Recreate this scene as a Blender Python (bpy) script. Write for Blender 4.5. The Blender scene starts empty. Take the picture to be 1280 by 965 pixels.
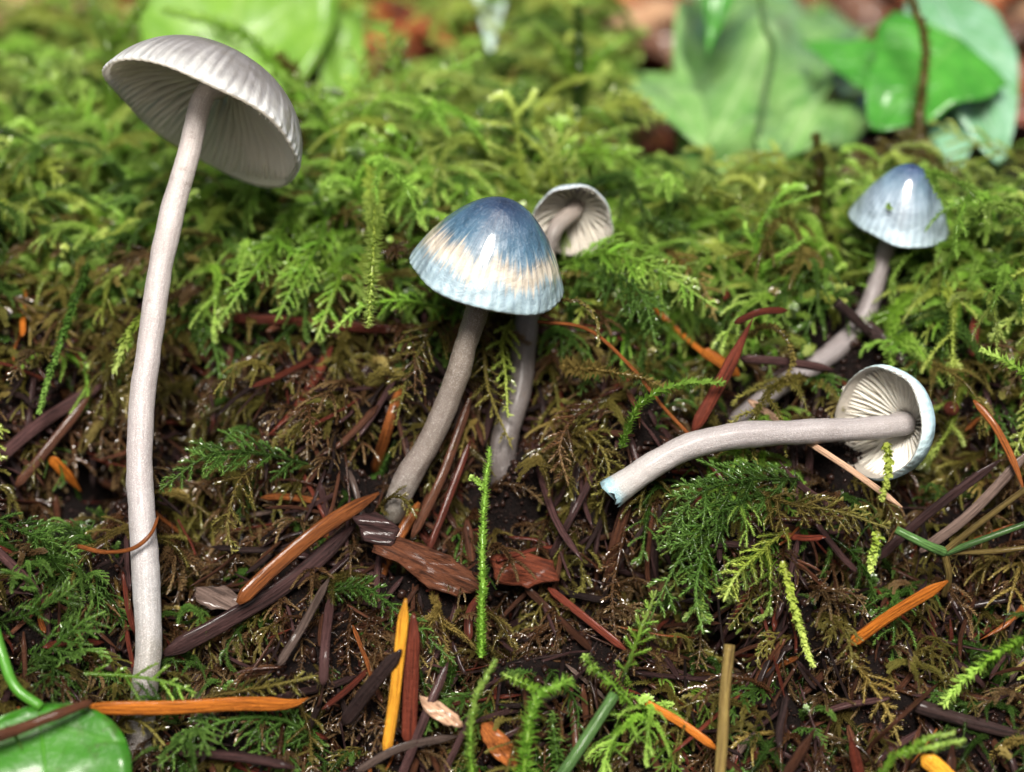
import bpy, math, random
import numpy as np
from mathutils import Vector, Matrix, noise
from mathutils.bvhtree import BVHTree

rnd = random.Random(7)
nr = np.random.RandomState(7)
sc = bpy.context.scene
sc.unit_settings.scale_length = 0.01          # one unit is one centimetre
C = sc.collection
R = math.radians

# ------------------------------------------------------------------ camera
PITCH = R(15); D = 30.0
F = Vector((0, math.cos(PITCH), -math.sin(PITCH)))
U = Vector((0, math.sin(PITCH), math.cos(PITCH)))
X = Vector((1, 0, 0))
CAM = -F * D
cam_d = bpy.data.cameras.new('camera'); cam = bpy.data.objects.new('camera', cam_d)
C.objects.link(cam); cam.location = CAM; cam.rotation_euler = (R(90) - PITCH, 0, 0)
cam_d.sensor_width = 36; cam_d.lens = 36 * D / 12.8
cam_d.clip_start = 0.5; cam_d.clip_end = 3000
cam_d.dof.use_dof = True; cam_d.dof.focus_distance = 28.95; cam_d.dof.aperture_fstop = 0.10
sc.camera = cam

# ------------------------------------------------------------------ light
SUN_EL, SUN_AZ = 44.0, 0.0                   # azimuth measured from straight behind the camera, minus = left
w = bpy.data.worlds.new('World'); sc.world = w; w.use_nodes = True
nt = w.node_tree; bg = nt.nodes['Background']
sky = nt.nodes.new('ShaderNodeTexSky'); sky.sky_type = 'NISHITA'; sky.sun_disc = False
sky.sun_elevation = R(SUN_EL); sky.sun_rotation = R(180 - SUN_AZ)
sky.air_density = 1.0; sky.dust_density = 6.0; sky.ozone_density = 1.0
nt.links.new(sky.outputs[0], bg.inputs[0]); bg.inputs[1].default_value = 0.06
sd = bpy.data.lights.new('sun', 'SUN'); so = bpy.data.objects.new('sun', sd); C.objects.link(so)
sd.energy = 5.0; sd.angle = R(21); sd.color = (1, 0.95, 0.885)
ldir = Vector((math.sin(R(SUN_AZ)) * math.cos(R(SUN_EL)), -math.cos(R(SUN_AZ)) * math.cos(R(SUN_EL)), math.sin(R(SUN_EL))))
so.rotation_euler = (-ldir).to_track_quat('-Z', 'Y').to_euler(); so.location = ldir * 60
sc.view_settings.view_transform = 'Standard'; sc.view_settings.look = 'None'
sc.view_settings.exposure = 0.92; sc.view_settings.gamma = 1
sc.cycles.sample_clamp_indirect = 4
sc.cycles.max_bounces = 6; sc.cycles.diffuse_bounces = 3; sc.cycles.glossy_bounces = 3
sc.cycles.transparent_max_bounces = 4; sc.cycles.caustics_reflective = False; sc.cycles.caustics_refractive = False

# ------------------------------------------------------------------ helpers: points
def P(px, py, d=0.0):
    """world point seen at pixel (px,py) of the 1280x965 photograph, d units behind the focal plane"""
    return CAM + (F * D + X * ((px - 640) / 100) + U * ((482.5 - py) / 100)) * ((D + d) / D)
def pix(p):
    r = Vector(p) - CAM; t = r.dot(F)
    return 640 + r.dot(X) / t * D * 100, 482.5 - r.dot(U) / t * D * 100
def catmull(pts, n):
    pts = [np.array(p, float) for p in pts]
    if len(pts) == 2:
        return np.array([pts[0] + (pts[1] - pts[0]) * t for t in np.linspace(0, 1, n)])
    pp = [2 * pts[0] - pts[1]] + pts + [2 * pts[-1] - pts[-2]]
    out = []
    m = len(pts) - 1
    for t in np.linspace(0, m - 1e-9, n):
        i = int(t); f = t - i
        a, b, c, d = pp[i], pp[i + 1], pp[i + 2], pp[i + 3]
        out.append(0.5 * ((2 * b) + (c - a) * f + (2 * a - 5 * b + 4 * c - d) * f * f + (3 * b - a - 3 * c + d) * f ** 3))
    return np.array(out)
def nrm(v):
    l = np.linalg.norm(v, axis=-1, keepdims=True); l[l < 1e-9] = 1
    return v / l

# ------------------------------------------------------------------ helpers: materials
class MT:
    def __init__(s, name):
        s.m = bpy.data.materials.new(name); s.m.use_nodes = True
        s.t = s.m.node_tree; s.b = s.t.nodes['Principled BSDF']; s.o = s.t.nodes['Material Output']
    def n(s, typ, **kw):
        nd = s.t.nodes.new('ShaderNode' + typ)
        for k, v in kw.items():
            if k.startswith('i_'):
                nd.inputs[k[2:].replace('_', ' ')].default_value = v
            else: setattr(nd, k, v)
        return nd
    def l(s, a, b): s.t.links.new(a, b)
    def val(s, inp, v):
        if hasattr(v, 'is_linked') or isinstance(v, bpy.types.NodeSocket): s.l(v, inp)
        else: inp.default_value = v
    def attr(s, name, out='Fac'):
        return s.n('Attribute', attribute_name=name).outputs[out]
    def coord(s, k='Object'): return s.n('TexCoord').outputs[k]
    def noise(s, scale, vec=None, detail=4, rough=.55, dist=0.0):
        nd = s.n('TexNoise'); nd.inputs['Scale'].default_value = scale; nd.inputs['Detail'].default_value = detail
        nd.inputs['Roughness'].default_value = rough; nd.inputs['Distortion'].default_value = dist
        if vec is None: vec = s.coord()
        s.l(vec, nd.inputs['Vector']); return nd.outputs['Fac']
    def math(s, op, a, b=0.0, clamp=False):
        nd = s.n('Math', operation=op, use_clamp=clamp); s.val(nd.inputs[0], a); s.val(nd.inputs[1], b); return nd.outputs[0]
    def ramp(s, fac, stops, interp='LINEAR'):
        nd = s.n('ValToRGB'); cr = nd.color_ramp; cr.interpolation = interp
        while len(cr.elements) < len(stops): cr.elements.new(0.5)
        for e, (p, c) in zip(cr.elements, stops):
            e.position = p; e.color = (*c, 1) if not isinstance(c, (int, float)) else (c, c, c, 1)
        s.val(nd.inputs[0], fac); return nd.outputs[0]
    def mix(s, f, a, b, bt='MIX'):
        nd = s.n('Mix', data_type='RGBA', blend_type=bt)
        s.val(nd.inputs[0], f)
        for i, v in ((6, a), (7, b)):
            if isinstance(v, bpy.types.NodeSocket): s.l(v, nd.inputs[i])
            else: nd.inputs[i].default_value = (*v, 1)
        return nd.outputs[2]
    def bump(s, h, strength=.3, dist=.02):
        nd = s.n('Bump'); nd.inputs['Strength'].default_value = strength; nd.inputs['Distance'].default_value = dist
        s.l(h, nd.inputs['Height']); s.l(nd.outputs[0], s.b.inputs['Normal']); return nd
    def set(s, **kw):
        for k, v in kw.items():
            inp = s.b.inputs[k.replace('_', ' ')]
            if isinstance(v, tuple) and len(v) == 3 and inp.type == 'RGBA': v = (*v, 1)
            s.val(inp, v)
    def translucent(s, col, f):
        tr = s.n('BsdfTranslucent'); s.val(tr.inputs[0], col if isinstance(col, bpy.types.NodeSocket) else (*col, 1))
        mx = s.n('MixShader'); mx.inputs[0].default_value = f
        s.l(s.b.outputs[0], mx.inputs[1]); s.l(tr.outputs[0], mx.inputs[2]); s.l(mx.outputs[0], s.o.inputs[0])

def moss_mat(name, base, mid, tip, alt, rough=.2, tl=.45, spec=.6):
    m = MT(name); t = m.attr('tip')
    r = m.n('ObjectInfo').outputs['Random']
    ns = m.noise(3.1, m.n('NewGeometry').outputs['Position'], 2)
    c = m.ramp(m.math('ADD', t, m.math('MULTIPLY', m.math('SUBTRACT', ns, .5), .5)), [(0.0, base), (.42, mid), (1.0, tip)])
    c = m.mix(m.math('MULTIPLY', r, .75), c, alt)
    r2 = m.math('FRACT', m.math('MULTIPLY', r, 17.3))
    vv = m.math('ADD', m.math('MULTIPLY', r2, .8), .6)
    hs = m.n('HueSaturation'); hs.inputs['Saturation'].default_value = 1; m.l(vv, hs.inputs['Value']); m.l(c, hs.inputs['Color'])
    c = hs.outputs[0]
    m.set(Base_Color=c, Roughness=rough); m.b.inputs['Specular IOR Level'].default_value = spec
    m.translucent(c, tl)
    return m.m
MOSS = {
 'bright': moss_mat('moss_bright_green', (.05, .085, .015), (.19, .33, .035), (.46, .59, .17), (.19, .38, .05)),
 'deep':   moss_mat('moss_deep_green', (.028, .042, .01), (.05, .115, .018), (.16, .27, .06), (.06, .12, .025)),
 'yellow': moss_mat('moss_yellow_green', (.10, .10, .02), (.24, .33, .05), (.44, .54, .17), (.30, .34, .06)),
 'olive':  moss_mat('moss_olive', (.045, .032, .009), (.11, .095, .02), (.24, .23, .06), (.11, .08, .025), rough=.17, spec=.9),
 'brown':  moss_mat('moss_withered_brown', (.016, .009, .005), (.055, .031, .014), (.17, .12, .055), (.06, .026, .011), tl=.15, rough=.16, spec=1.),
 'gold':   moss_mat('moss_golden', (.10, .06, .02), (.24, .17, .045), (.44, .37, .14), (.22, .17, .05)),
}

def wet_mat(name, col, dark=None, rough=.6, coat=.4, streak=True, spec=.5):
    """wet plant litter: streaky along the object's own length (attribute lv)"""
    m = MT(name); dark = dark or tuple(c * .35 for c in col)
    lv = m.attr('lv', 'Vector'); r = m.n('ObjectInfo').outputs['Random']
    mp = m.n('Mapping'); m.l(lv, mp.inputs[0]); mp.inputs['Scale'].default_value = (1.6, 24, 24)
    add = m.n('VectorMath', operation='ADD'); m.l(mp.outputs[0], add.inputs[0])
    cb = m.n('CombineXYZ'); m.l(m.math('MULTIPLY', r, 40), cb.inputs[0]); m.l(cb.outputs[0], add.inputs[1])
    ns = m.noise(2.2, add.outputs[0], 5, .65)
    blot = m.noise(1.1, add.outputs[0], 2, .5)
    c = m.mix(m.ramp(ns, [(.3, 0.0), (.62, 1.0)]), dark, col)
    c = m.mix(m.ramp(blot, [(.47, 0.0), (.66, .8)]), c, tuple(x * .4 for x in dark))
    hs = m.n('HueSaturation'); m.l(c, hs.inputs['Color'])
    m.l(m.math('ADD', m.math('MULTIPLY', r, .7), .5), hs.inputs['Value'])
    m.set(Base_Color=hs.outputs[0], Roughness=rough)
    m.b.inputs['Coat IOR'].default_value = 1.38
    m.l(m.math('MULTIPLY', m.ramp(m.noise(3.5, add.outputs[0], 3, .6), [(.42, .05), (.6, 1.)]), coat), m.b.inputs['Coat Weight']); m.b.inputs['Coat Roughness'].default_value = .10
    m.b.inputs['Specular IOR Level'].default_value = .1
    m.bump(m.math('ADD', ns, m.math('MULTIPLY', m.noise(14, m.coord(), 3, .6), .6)), 1.0, .035)
    return m.m
LIT = {
 'orange': wet_mat('needle_orange', (.58, .185, .02), (.24, .06, .01)),
 'amber':  wet_mat('needle_amber', (.36, .115, .025), (.12, .032, .01)),
 'yellow': wet_mat('needle_yellow', (.80, .42, .04), (.62, .22, .02)),
 'red':    wet_mat('needle_red_brown', (.15, .032, .016), (.055, .012, .008)),
 'brown':  wet_mat('needle_brown', (.10, .038, .018), (.03, .011, .007)),
 'purple': wet_mat('needle_purple_brown', (.075, .036, .034), (.02, .009, .009)),
 'black':  wet_mat('needle_blackish', (.035, .02, .018), (.010, .006, .006)),
 'grey':   wet_mat('needle_grey', (.17, .12, .10), (.07, .045, .036)),
 'straw':  wet_mat('needle_straw', (.72, .50, .34), (.50, .26, .15)),
 'green':  wet_mat('stalk_green', (.09, .19, .05), (.045, .10, .03)),
 'stalk':  wet_mat('stalk_olive_brown', (.20, .15, .045), (.10, .06, .02)),
}

def soil_material():
    m = MT('dark_wet_soil'); g = m.n('NewGeometry').outputs['Position']
    a = m.noise(1.3, g, 3); b = m.noise(9, g, 6, .7); c = m.noise(32, g, 3, .6)
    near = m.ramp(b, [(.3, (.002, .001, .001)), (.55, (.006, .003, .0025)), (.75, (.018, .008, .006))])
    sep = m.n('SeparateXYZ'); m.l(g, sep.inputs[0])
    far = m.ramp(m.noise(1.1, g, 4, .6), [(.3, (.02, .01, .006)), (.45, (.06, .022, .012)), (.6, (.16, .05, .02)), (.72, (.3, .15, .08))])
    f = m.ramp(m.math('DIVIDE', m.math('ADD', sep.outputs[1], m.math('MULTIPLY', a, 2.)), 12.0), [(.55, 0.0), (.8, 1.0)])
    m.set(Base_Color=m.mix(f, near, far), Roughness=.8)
    m.b.inputs['Specular IOR Level'].default_value = .12
    h = m.math('ADD', m.math('MULTIPLY', b, 1.0), m.math('MULTIPLY', c, .5))
    m.bump(h, 1., .16)
    return m.m
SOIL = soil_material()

# ------------------------------------------------------------------ helpers: objects
def make_mesh(name, V, Fc, mat, attrs=None, smooth=True):
    me = bpy.data.meshes.new(name)
    V = np.asarray(V, dtype=np.float64)
    me.from_pydata(V.tolist(), [], Fc if isinstance(Fc, list) else Fc.tolist())
    if smooth: me.polygons.foreach_set('use_smooth', [True] * len(me.polygons))
    for k, a in (attrs or {}).items():
        a = np.asarray(a, dtype=np.float32)
        if a.ndim == 1:
            at = me.attributes.new(k, 'FLOAT', 'POINT'); at.data.foreach_set('value', a)
        else:
            at = me.attributes.new(k, 'FLOAT_VECTOR', 'POINT'); at.data.foreach_set('vector', a.ravel())
    if mat: me.materials.append(mat)
    me.update(); return me
def link(name, me, parent=None, loc=None):
    o = bpy.data.objects.new(name, me); C.objects.link(o)
    if loc is not None: o.location = loc
    if parent: o.parent = parent
    return o
ITEMS = []                                      # labelled repeats, made unique at the end
def tag(o, label=None, cat=None, group=None, kind=None):
    if label: o['label'] = label
    if cat: o['category'] = cat
    if group: o['group'] = group
    if kind: o['kind'] = kind
    return o
class MB:
    """collects arrays into one mesh"""
    def __init__(s): s.V = []; s.F = []; s.n = 0; s.A = {}
    def add(s, V, Fc, **attrs):
        V = np.asarray(V, float); s.V.append(V); s.F += (np.asarray(Fc) + s.n).tolist() if not isinstance(Fc, list) else [[i + s.n for i in f] for f in Fc]
        for k, a in attrs.items(): s.A.setdefault(k, []).append(np.broadcast_to(np.asarray(a, float), (len(V),) + np.shape(a)[1:]) if np.ndim(a) else np.full(len(V), a))
        s.n += len(V)
    def mesh(s, name, mat, origin=(0, 0, 0)):
        V = np.concatenate(s.V) - np.array(origin)
        return make_mesh(name, V, s.F, mat, {k: np.concatenate(a) for k, a in s.A.items()})
def frames(c, ref=None):
    T = nrm(np.gradient(c, axis=0))
    out = []
    r = np.array(ref if ref is not None else (0.13, 0.31, 0.94), float)
    a = np.cross(T[0], r)
    if np.linalg.norm(a) < 1e-3: a = np.cross(T[0], (1, 0, 0))
    a /= np.linalg.norm(a)
    for t in T:
        a = a - t * a.dot(t); a /= np.linalg.norm(a); out.append(a.copy())
    A = np.array(out); B = np.cross(T, A); return T, A, B
def tube(c, rad, k=8, flat=1.0, ref=None, wob=0.0, seed=0, caps=True, nz=None):
    """tapered tube along curve c; flat squashes it across B; returns V, F, lv(length,around)"""
    n = len(c); T, A, B = frames(c, ref)
    rad = np.asarray(rad, float) * np.ones(n)
    ang = np.arange(k) * 2 * math.pi / k
    V = c[:, None, :] + rad[:, None, None] * (np.cos(ang)[None, :, None] * A[:, None, :] + flat * np.sin(ang)[None, :, None] * B[:, None, :])
    if wob:
        rs = np.random.RandomState(seed); V = V + (rs.rand(n, k, 1) - .5) * wob * (V - c[:, None, :])
    V = V.reshape(-1, 3)
    Fc = []
    for i in range(n - 1):
        for j in range(k):
            a = i * k + j; b = i * k + (j + 1) % k
            Fc.append([a, b, b + k, a + k])
    if caps:
        Fc.append(list(range(k))[::-1]); Fc.append([(n - 1) * k + j for j in range(k)])
    s = np.concatenate([[0], np.cumsum(np.linalg.norm(np.diff(c, axis=0), axis=1))])
    lv = np.stack([np.repeat(s, k), np.tile(np.cos(ang), n) * .12, np.tile(np.sin(ang), n) * .12], 1)
    return V, Fc, lv

# ------------------------------------------------------------------ the ground
prof_vd = [(-6.6, -2.6), (-4.8, -1.7), (-3.6, -1.25), (-2.4, -.75), (-1.2, -.1), (0, .55), (.9, 1.35), (1.7, 2.5), (2.4, 4.4), (2.85, 6.6)]
pr = [(-2600, -40), (-300, -16), (-60, -10), (-20, -8.4), (-9, -7.6)]
for v, d in prof_vd:
    s = (D + d) / D
    pr.append((v * s * math.sin(PITCH) + d * math.cos(PITCH), v * s * math.cos(PITCH) - d * math.sin(PITCH)))
pr += [(11, 2.1), (15, 2.45), (22, 3.9), (40, 8.0), (80, 14), (300, 30), (2600, 60)]
pr = np.array(pr)
seg = np.concatenate([[0], np.cumsum(np.linalg.norm(np.diff(pr, axis=0), axis=1))])
i0 = 5
q0 = seg[i0]; q1 = seg[len(pr) - 5]               # fine region
def prof(q):
    # smoothed polyline
    acc = np.zeros(2)
    for o in (-.5, -.25, 0, .25, .5):
        acc += np.array((np.interp(q + o, seg, pr[:, 0]), np.interp(q + o, seg, pr[:, 1])))
    return acc / 5
def surf(x, q):
    p = prof(q); p2 = prof(q + .05); t = p2 - p; t /= np.linalg.norm(t) + 1e-9
    n = Vector((0, -t[1], t[0]))
    b = Vector((x, p[0], p[1]))
    if abs(x) > 40 or abs(p[0]) > 60: return b, n
    h = .55 * noise.noise(Vector((x * .38, p[0] * .38, p[1] * .38 + 5)))
    low = max(0., min(1., (1.0 - p[1]) / 1.5))
    r = noise.noise(Vector((x * .95 + 3, q * .95, 1.7)))
    h += low * (.62 * r - .15) + (1 - low) * .2 * r
    h += .10 * noise.noise(Vector((x * 2.7, q * 2.7, 9.)))
    h += .045 * noise.noise(Vector((x * 7, q * 7, 3.)))
    h -= low * 1.3 * max(0., noise.noise(Vector((x * 1.1 + 8, q * 1.1, 4.))) - .08)
    if q0 < q < q0 + 14: h -= 2.0 * min(1., hollow(x, q))
    return b + n * h, n
HOLES = []
_qs = np.linspace(q0, q0 + 14, 400); _py = [pix((0, *prof(q)))[1] for q in _qs]
for hx, hy, hr, hdp in ((118, 560, .5, 1.0), (258, 505, .42, .9), (268, 650, .42, 1.0), (225, 715, .35, .9), (100, 650, .35, .8), (800, 690, .42, .9), (985, 500, .25, .7), (1190, 560, .4, 1.),
                        (905, 800, .45, .9), (1050, 705, .35, .8), (560, 870, .35, .8), (330, 800, .35, .8), (1120, 660, .3, .7), (640, 770, .45, .6), (460, 560, .25, .7), (1220, 780, .35, .8), (740, 900, .3, .6), (30, 600, .3, .7), (1010, 860, .3, .7), (420, 920, .3, .7)):
    qh = float(np.interp(-hy, [-v for v in _py], _qs)); HOLES.append(((hx - 640) / 100, qh, hr, hdp))
def hollow(x, q):
    v = 0.
    for hx, hq, hr, hdp in HOLES:
        e = ((x - hx) ** 2 + (q - hq) ** 2) / (hr * hr)
        if e < 5: v += hdp * math.exp(-e)
    return v
def build_ground():
    xs = list(np.arange(-9.5, 9.51, .085)); g = 9.5; st = .3
    ext = []
    while g < 2600: g += st; st *= 1.35; ext.append(g)
    xs = [-e for e in ext[::-1]] + xs + ext
    qf = list(np.arange(q0 - 2, seg[i0 + 13] + 3, .085))
    a = qf[0]; st = .3; pre = []
    while a > 0: a -= st; st *= 1.35; pre.append(max(a, 0))
    a = qf[-1]; st = .3; post = []
    while a < seg[-1]: a += st; st *= 1.3; post.append(min(a, seg[-1]))
    qs = pre[::-1] + qf + post
    V = []; 
    for q in qs:
        for x in xs: V.append(surf(x, q)[0])
    nx = len(xs); Fc = []
    for j in range(len(qs) - 1):
        for i in range(nx - 1):
            a = j * nx + i; Fc.append([a, a + 1, a + nx + 1, a + nx])
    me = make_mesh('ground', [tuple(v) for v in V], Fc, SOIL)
    o = link('ground', me)
    tag(o, 'dark wet forest soil bank rising away to a litter covered floor', kind='structure')
    return o, BVHTree.FromPolygons(V, Fc)
ground, BVH = build_ground()
def hit(px, py):
    d = (P(px, py) - CAM).normalized()
    loc, n, i, t = BVH.ray_cast(CAM, d)
    if loc is None: return 12.0, U
    return (loc - CAM).dot(F) - D, n
def G(px, py, clear=0.1):
    """world point in front of the ground at that pixel, clear units nearer to the lens"""
    return P(px, py, hit(px, py)[0] - clear)

# ------------------------------------------------------------------ landmark words for labels
LM = [(200, 130, "the tall mushroom's cap"), (200, 320, "the tall mushroom's upper stem"), (175, 540, "the tall mushroom's mid stem"), (182, 740, "the tall mushroom's lower stem"),
      (610, 320, "the blue banded cap"), (545, 510, "the blue banded mushroom's stem"), (497, 625, "the blue banded mushroom's foot"), (722, 272, "the small upturned cap"),
      (640, 590, "the hidden stem's bluish foot"), (1125, 265, "the small blue cap"), (1085, 385, "the small blue mushroom's stem"), (1000, 460, "the bent stem's lower end"), (1100, 530, "the toppled cap"),
      (930, 545, "the toppled stem"), (770, 610, "the toppled stem's cut foot"), (1150, 75, "the veined green leaf"), (340, 60, "the broad pale leaf"), (80, 900, "the glossy round leaf"),
      (260, 880, "the long orange needle"), (385, 690, "the slanting amber needle"), (500, 840, "the upright yellow needle"), (530, 705, "the brown bark flake"),
      (1130, 760, "the tilted orange needle"), (905, 880, "the olive stalk"), (735, 920, "the green stalk"), (1220, 650, "the forked green stem"), (450, 310, "the hanging bristly shoot"),
      (840, 30, "the pointed hanging leaf"), (612, 35, "the white glinting leaf"), (400, 405, "the reddish horizontal needle"), (905, 465, "the dark red needle"), (930, 690, "the big moss spray"),
      (1195, 890, "the blackish stick"), (60, 540, "the purple stick"), (1020, 220, "the upright dark moss stalk"), (90, 250, "the left hand moss bank"), (600, 170, "the middle moss bank"), (1230, 370, "the right hand moss bank")]
def where(px, py):
    best = min(LM, key=lambda l: (l[0] - px) ** 2 + (l[1] - py) ** 2)
    dx, dy = px - best[0], py - best[1]
    if dx * dx + dy * dy < 45 ** 2: rel = 'close beside'
    elif abs(dx) > abs(dy): rel = 'right of' if dx > 0 else 'left of'
    else: rel = 'below' if dy > 0 else 'above'
    return rel + ' ' + best[2]
def item(o, desc, cat, group, px, py):
    """desc is completed with the landmark; duplicates are numbered from the left at the end"""
    o['category'] = cat
    if group: o['group'] = group
    ITEMS.append((o, desc + ' ' + where(px, py), px, py))

# ------------------------------------------------------------------ moss meshes
def leaves_along(mb, c, L, W, spacing, rows, spread, curl, t0=0., t1=1., taper=.6, rs=None, flatn=None):
    """many small pointed leaves round a curve; curl > 0 bends tips outward"""
    rs = rs or nr
    ln = np.sum(np.linalg.norm(np.diff(c, axis=0), axis=1)); n = max(3, int(ln / spacing))
    idx = np.linspace(0, len(c) - 1, n); i = np.minimum(idx.astype(int), len(c) - 2); f = (idx - i)[:, None]
    T, A, B = frames(c)
    p = c[i] * (1 - f) + c[i + 1] * f; T, A, B = T[i], A[i], B[i]
    p = np.repeat(p, rows, 0); T = np.repeat(T, rows, 0); A = np.repeat(A, rows, 0); B = np.repeat(B, rows, 0)
    m = len(p); tt = np.repeat(np.linspace(0, 1, n), rows)
    phi = np.tile(np.arange(rows) * 2 * math.pi / rows, n) + np.repeat(np.arange(n) * 2.4, rows) + rs.rand(m) * .8
    rad = np.cos(phi)[:, None] * A + np.sin(phi)[:, None] * B
    if flatn is not None:                         # keep the leaves near one plane
        rad = nrm(rad - .55 * (rad @ flatn)[:, None] * flatn)
    sp = spread + (rs.rand(m) - .5) * .35
    d1 = np.cos(sp)[:, None] * T + np.sin(sp)[:, None] * rad
    sp2 = sp + curl * (0.7 + .6 * rs.rand(m))
    d2 = np.cos(sp2)[:, None] * T + np.sin(sp2)[:, None] * rad
    size = (1 - (1 - taper) * tt ** 2) * (.75 + .5 * rs.rand(m)) * np.minimum(1, (1.02 - tt) * 12 + .4)
    s = (L * size)[:, None]; wd = (W * size)[:, None]
    side = nrm(np.cross(d1, rad))
    b = p; mid = p + d1 * s * .45; tip = mid + d2 * s * .55
    l_ = mid + side * wd + rad * wd * .35; r_ = mid - side * wd + rad * wd * .35
    V = np.stack([b, l_, mid, r_, tip], 1).reshape(-1, 3)
    o = (np.arange(m) * 5)[:, None]
    Fc = np.concatenate([o + np.array([0, 2, 1]), o + np.array([0, 3, 2]), o + np.array([1, 2, 4]), o + np.array([2, 3, 4])])
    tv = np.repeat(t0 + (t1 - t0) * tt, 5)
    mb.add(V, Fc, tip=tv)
def thin_stem(mb, c, r0, r1, t0=0., t1=1., k=4):
    V, Fc, lv = tube(c, np.linspace(r0, r1, len(c)), k, caps=False)
    mb.add(V, Fc, tip=np.repeat(np.linspace(t0, t1, len(c)), k) * .5)
def branch_curve(p, T, N, S, side, L, rs, droop=.5, lift=0.):
    a = R(48 + rs.rand() * 14)
    d = math.cos(a) * T + math.sin(a) * side * S
    pts = [p]
    for k in range(1, 6):
        d = d + T * .05 - N * droop * .24 * k / 3 + (rs.rand(3) - .5) * .22
        d /= np.linalg.norm(d); pts.append(pts[-1] + d * L / 5)
    return np.array(pts)
def feather(c, N, blen, rs, bstep=.085, leafL=.068, leafW=.0115, rows=4, spacing=.021, droop=.5, sub=False):
    """pinnate frond: returns (stem_mb, [branch_mb...])"""
    sm = MB(); T, A, B = frames(c)
    leaves_along(sm, c, leafL * 1.15, leafW * 1.15, spacing, rows, .45, .15, 0, 1, rs=rs)
    thin_stem(sm, c, .016, .006)
    ln = np.sum(np.linalg.norm(np.diff(c, axis=0), axis=1)); nb = int(ln / bstep * 1.25); brs = []
    for i in range(nb):
        t = (i + .8) / (nb + .3)
        if rs.rand() < .14: continue
        j = min(int(t * (len(c) - 1)), len(c) - 2); f = t * (len(c) - 1) - j
        p = c[j] * (1 - f) + c[j + 1] * f
        Tn = T[j]; Nn = N - Tn * N.dot(Tn); Nn /= np.linalg.norm(Nn) + 1e-9; S = np.cross(Tn, Nn)
        env = min(1, .35 + t * 2.6) * (1 - t) ** .65 * 1.15 + .08
        L = blen * env * (.55 + .85 * rs.rand())
        if L < .05: continue
        bc = branch_curve(p, Tn, Nn, S, 1 if i % 2 else -1, L, rs, droop)
        b = MB(); leaves_along(b, bc, leafL, leafW, spacing, rows, .55, .35, t * .8, min(1, t * .6 + .5), rs=rs, flatn=Nn)
        thin_stem(b, bc, .009, .004, t * .7, 1)
        if sub and L > .3:
            for kk in (1, 2, 3):
                bT = nrm((bc[kk + 1] - bc[kk])[None])[0]
                sc_ = branch_curve(bc[kk], bT, Nn, np.cross(bT, Nn), 1 if kk % 2 else -1, L * .3, rs, droop)
                leaves_along(b, sc_, leafL * .8, leafW * .8, spacing, rows, .42, .1, t * .8, 1, rs=rs)
        brs.append((b, p))
    return sm, brs
def merge(mbs):
    m = MB()
    for b in mbs:
        m.V += b.V; m.F += [[i + m.n for i in f] for f in b.F]
        for k, a in b.A.items(): m.A.setdefault(k, []).extend(a)
        m.n += b.n
    return m
def arch_curve(L, rise, droop, rs, n=16):
    pts = [np.zeros(3)]; a = rise; yaw = 0
    for i in range(n):
        a -= droop / n * (.6 + i / n) + (rs.rand() - .5) * .12; yaw += (rs.rand() - .5) * .24
        pts.append(pts[-1] + np.array((math.cos(a) * math.cos(yaw), math.cos(a) * math.sin(yaw), math.sin(a))) * L / n)
    return np.array(pts)
SHAPES = {}
def shape_feather(seed, L, rise, droop, bl, **kw):
    rs = np.random.RandomState(seed); c = arch_curve(L, rise, droop, rs)
    sm, br = feather(c, np.array((0, 0, 1.)), bl, rs, **kw); return merge([sm] + [b for b, p in br])
def shape_bristle(seed, L, rise, droop, leaf=.125, w=.021, rows=5, spacing=.03, spread=.95, curl=.8, nbr=2):
    rs = np.random.RandomState(seed); c = arch_curve(L, rise, droop, rs); m = MB()
    leaves_along(m, c, leaf, w, spacing, rows, spread, curl, 0, 1, taper=.75, rs=rs); thin_stem(m, c, .02, .01)
    T, A, B = frames(c)
    for i in range(nbr):
        j = 4 + int(rs.rand() * 7); s = 1 if i % 2 else -1
        bc = branch_curve(c[j], T[j], np.array((0, 0, 1.)), np.array((0, 1., 0)), s, L * (.3 + .25 * rs.rand()), rs, .4)
        leaves_along(m, bc, leaf * .85, w * .85, spacing, rows, spread, curl, .4, 1, rs=rs); thin_stem(m, bc, .014, .006, .4, 1)
    return m
def shape_wisp(seed, L, rise, droop):
    rs = np.random.RandomState(seed); c = arch_curve(L, rise, droop, rs); m = MB()
    leaves_along(m, c, .10, .021, .022, 6, .38, .35, 0, 1, rs=rs); thin_stem(m, c, .03, .012)
    T, A, B = frames(c)
    for i in range(5):
        j = 2 + int(rs.rand() * 11); s = 1 if i % 2 else -1
        bc = branch_curve(c[j], T[j], np.array((0, 0, 1.)), np.array((0, 1., 0)), s, L * (.2 + .25 * rs.rand()), rs, .8)
        leaves_along(m, bc, .085, .016, .022, 5, .35, .35, .3, 1, rs=rs)
    return m
SHAPES['fa'] = shape_feather(1, 1.9, 1.0, 2.0, .50, sub=True, bstep=.13)
SHAPES['fb'] = shape_feather(2, 2.4, .8, 2.0, .42, bstep=.12)
SHAPES['fc'] = shape_feather(3, 1.5, 1.3, 2.4, .42, sub=True, bstep=.12)
SHAPES['fd'] = shape_feather(4, 2.1, .4, 1.4, .34, bstep=.10)
SHAPES['fe'] = shape_feather(14, 1.7, 1.1, 2.9, .46, bstep=.15)
SHAPES['ff'] = shape_feather(15, 2.0, .7, 2.4, .5, sub=True, bstep=.16)
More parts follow.
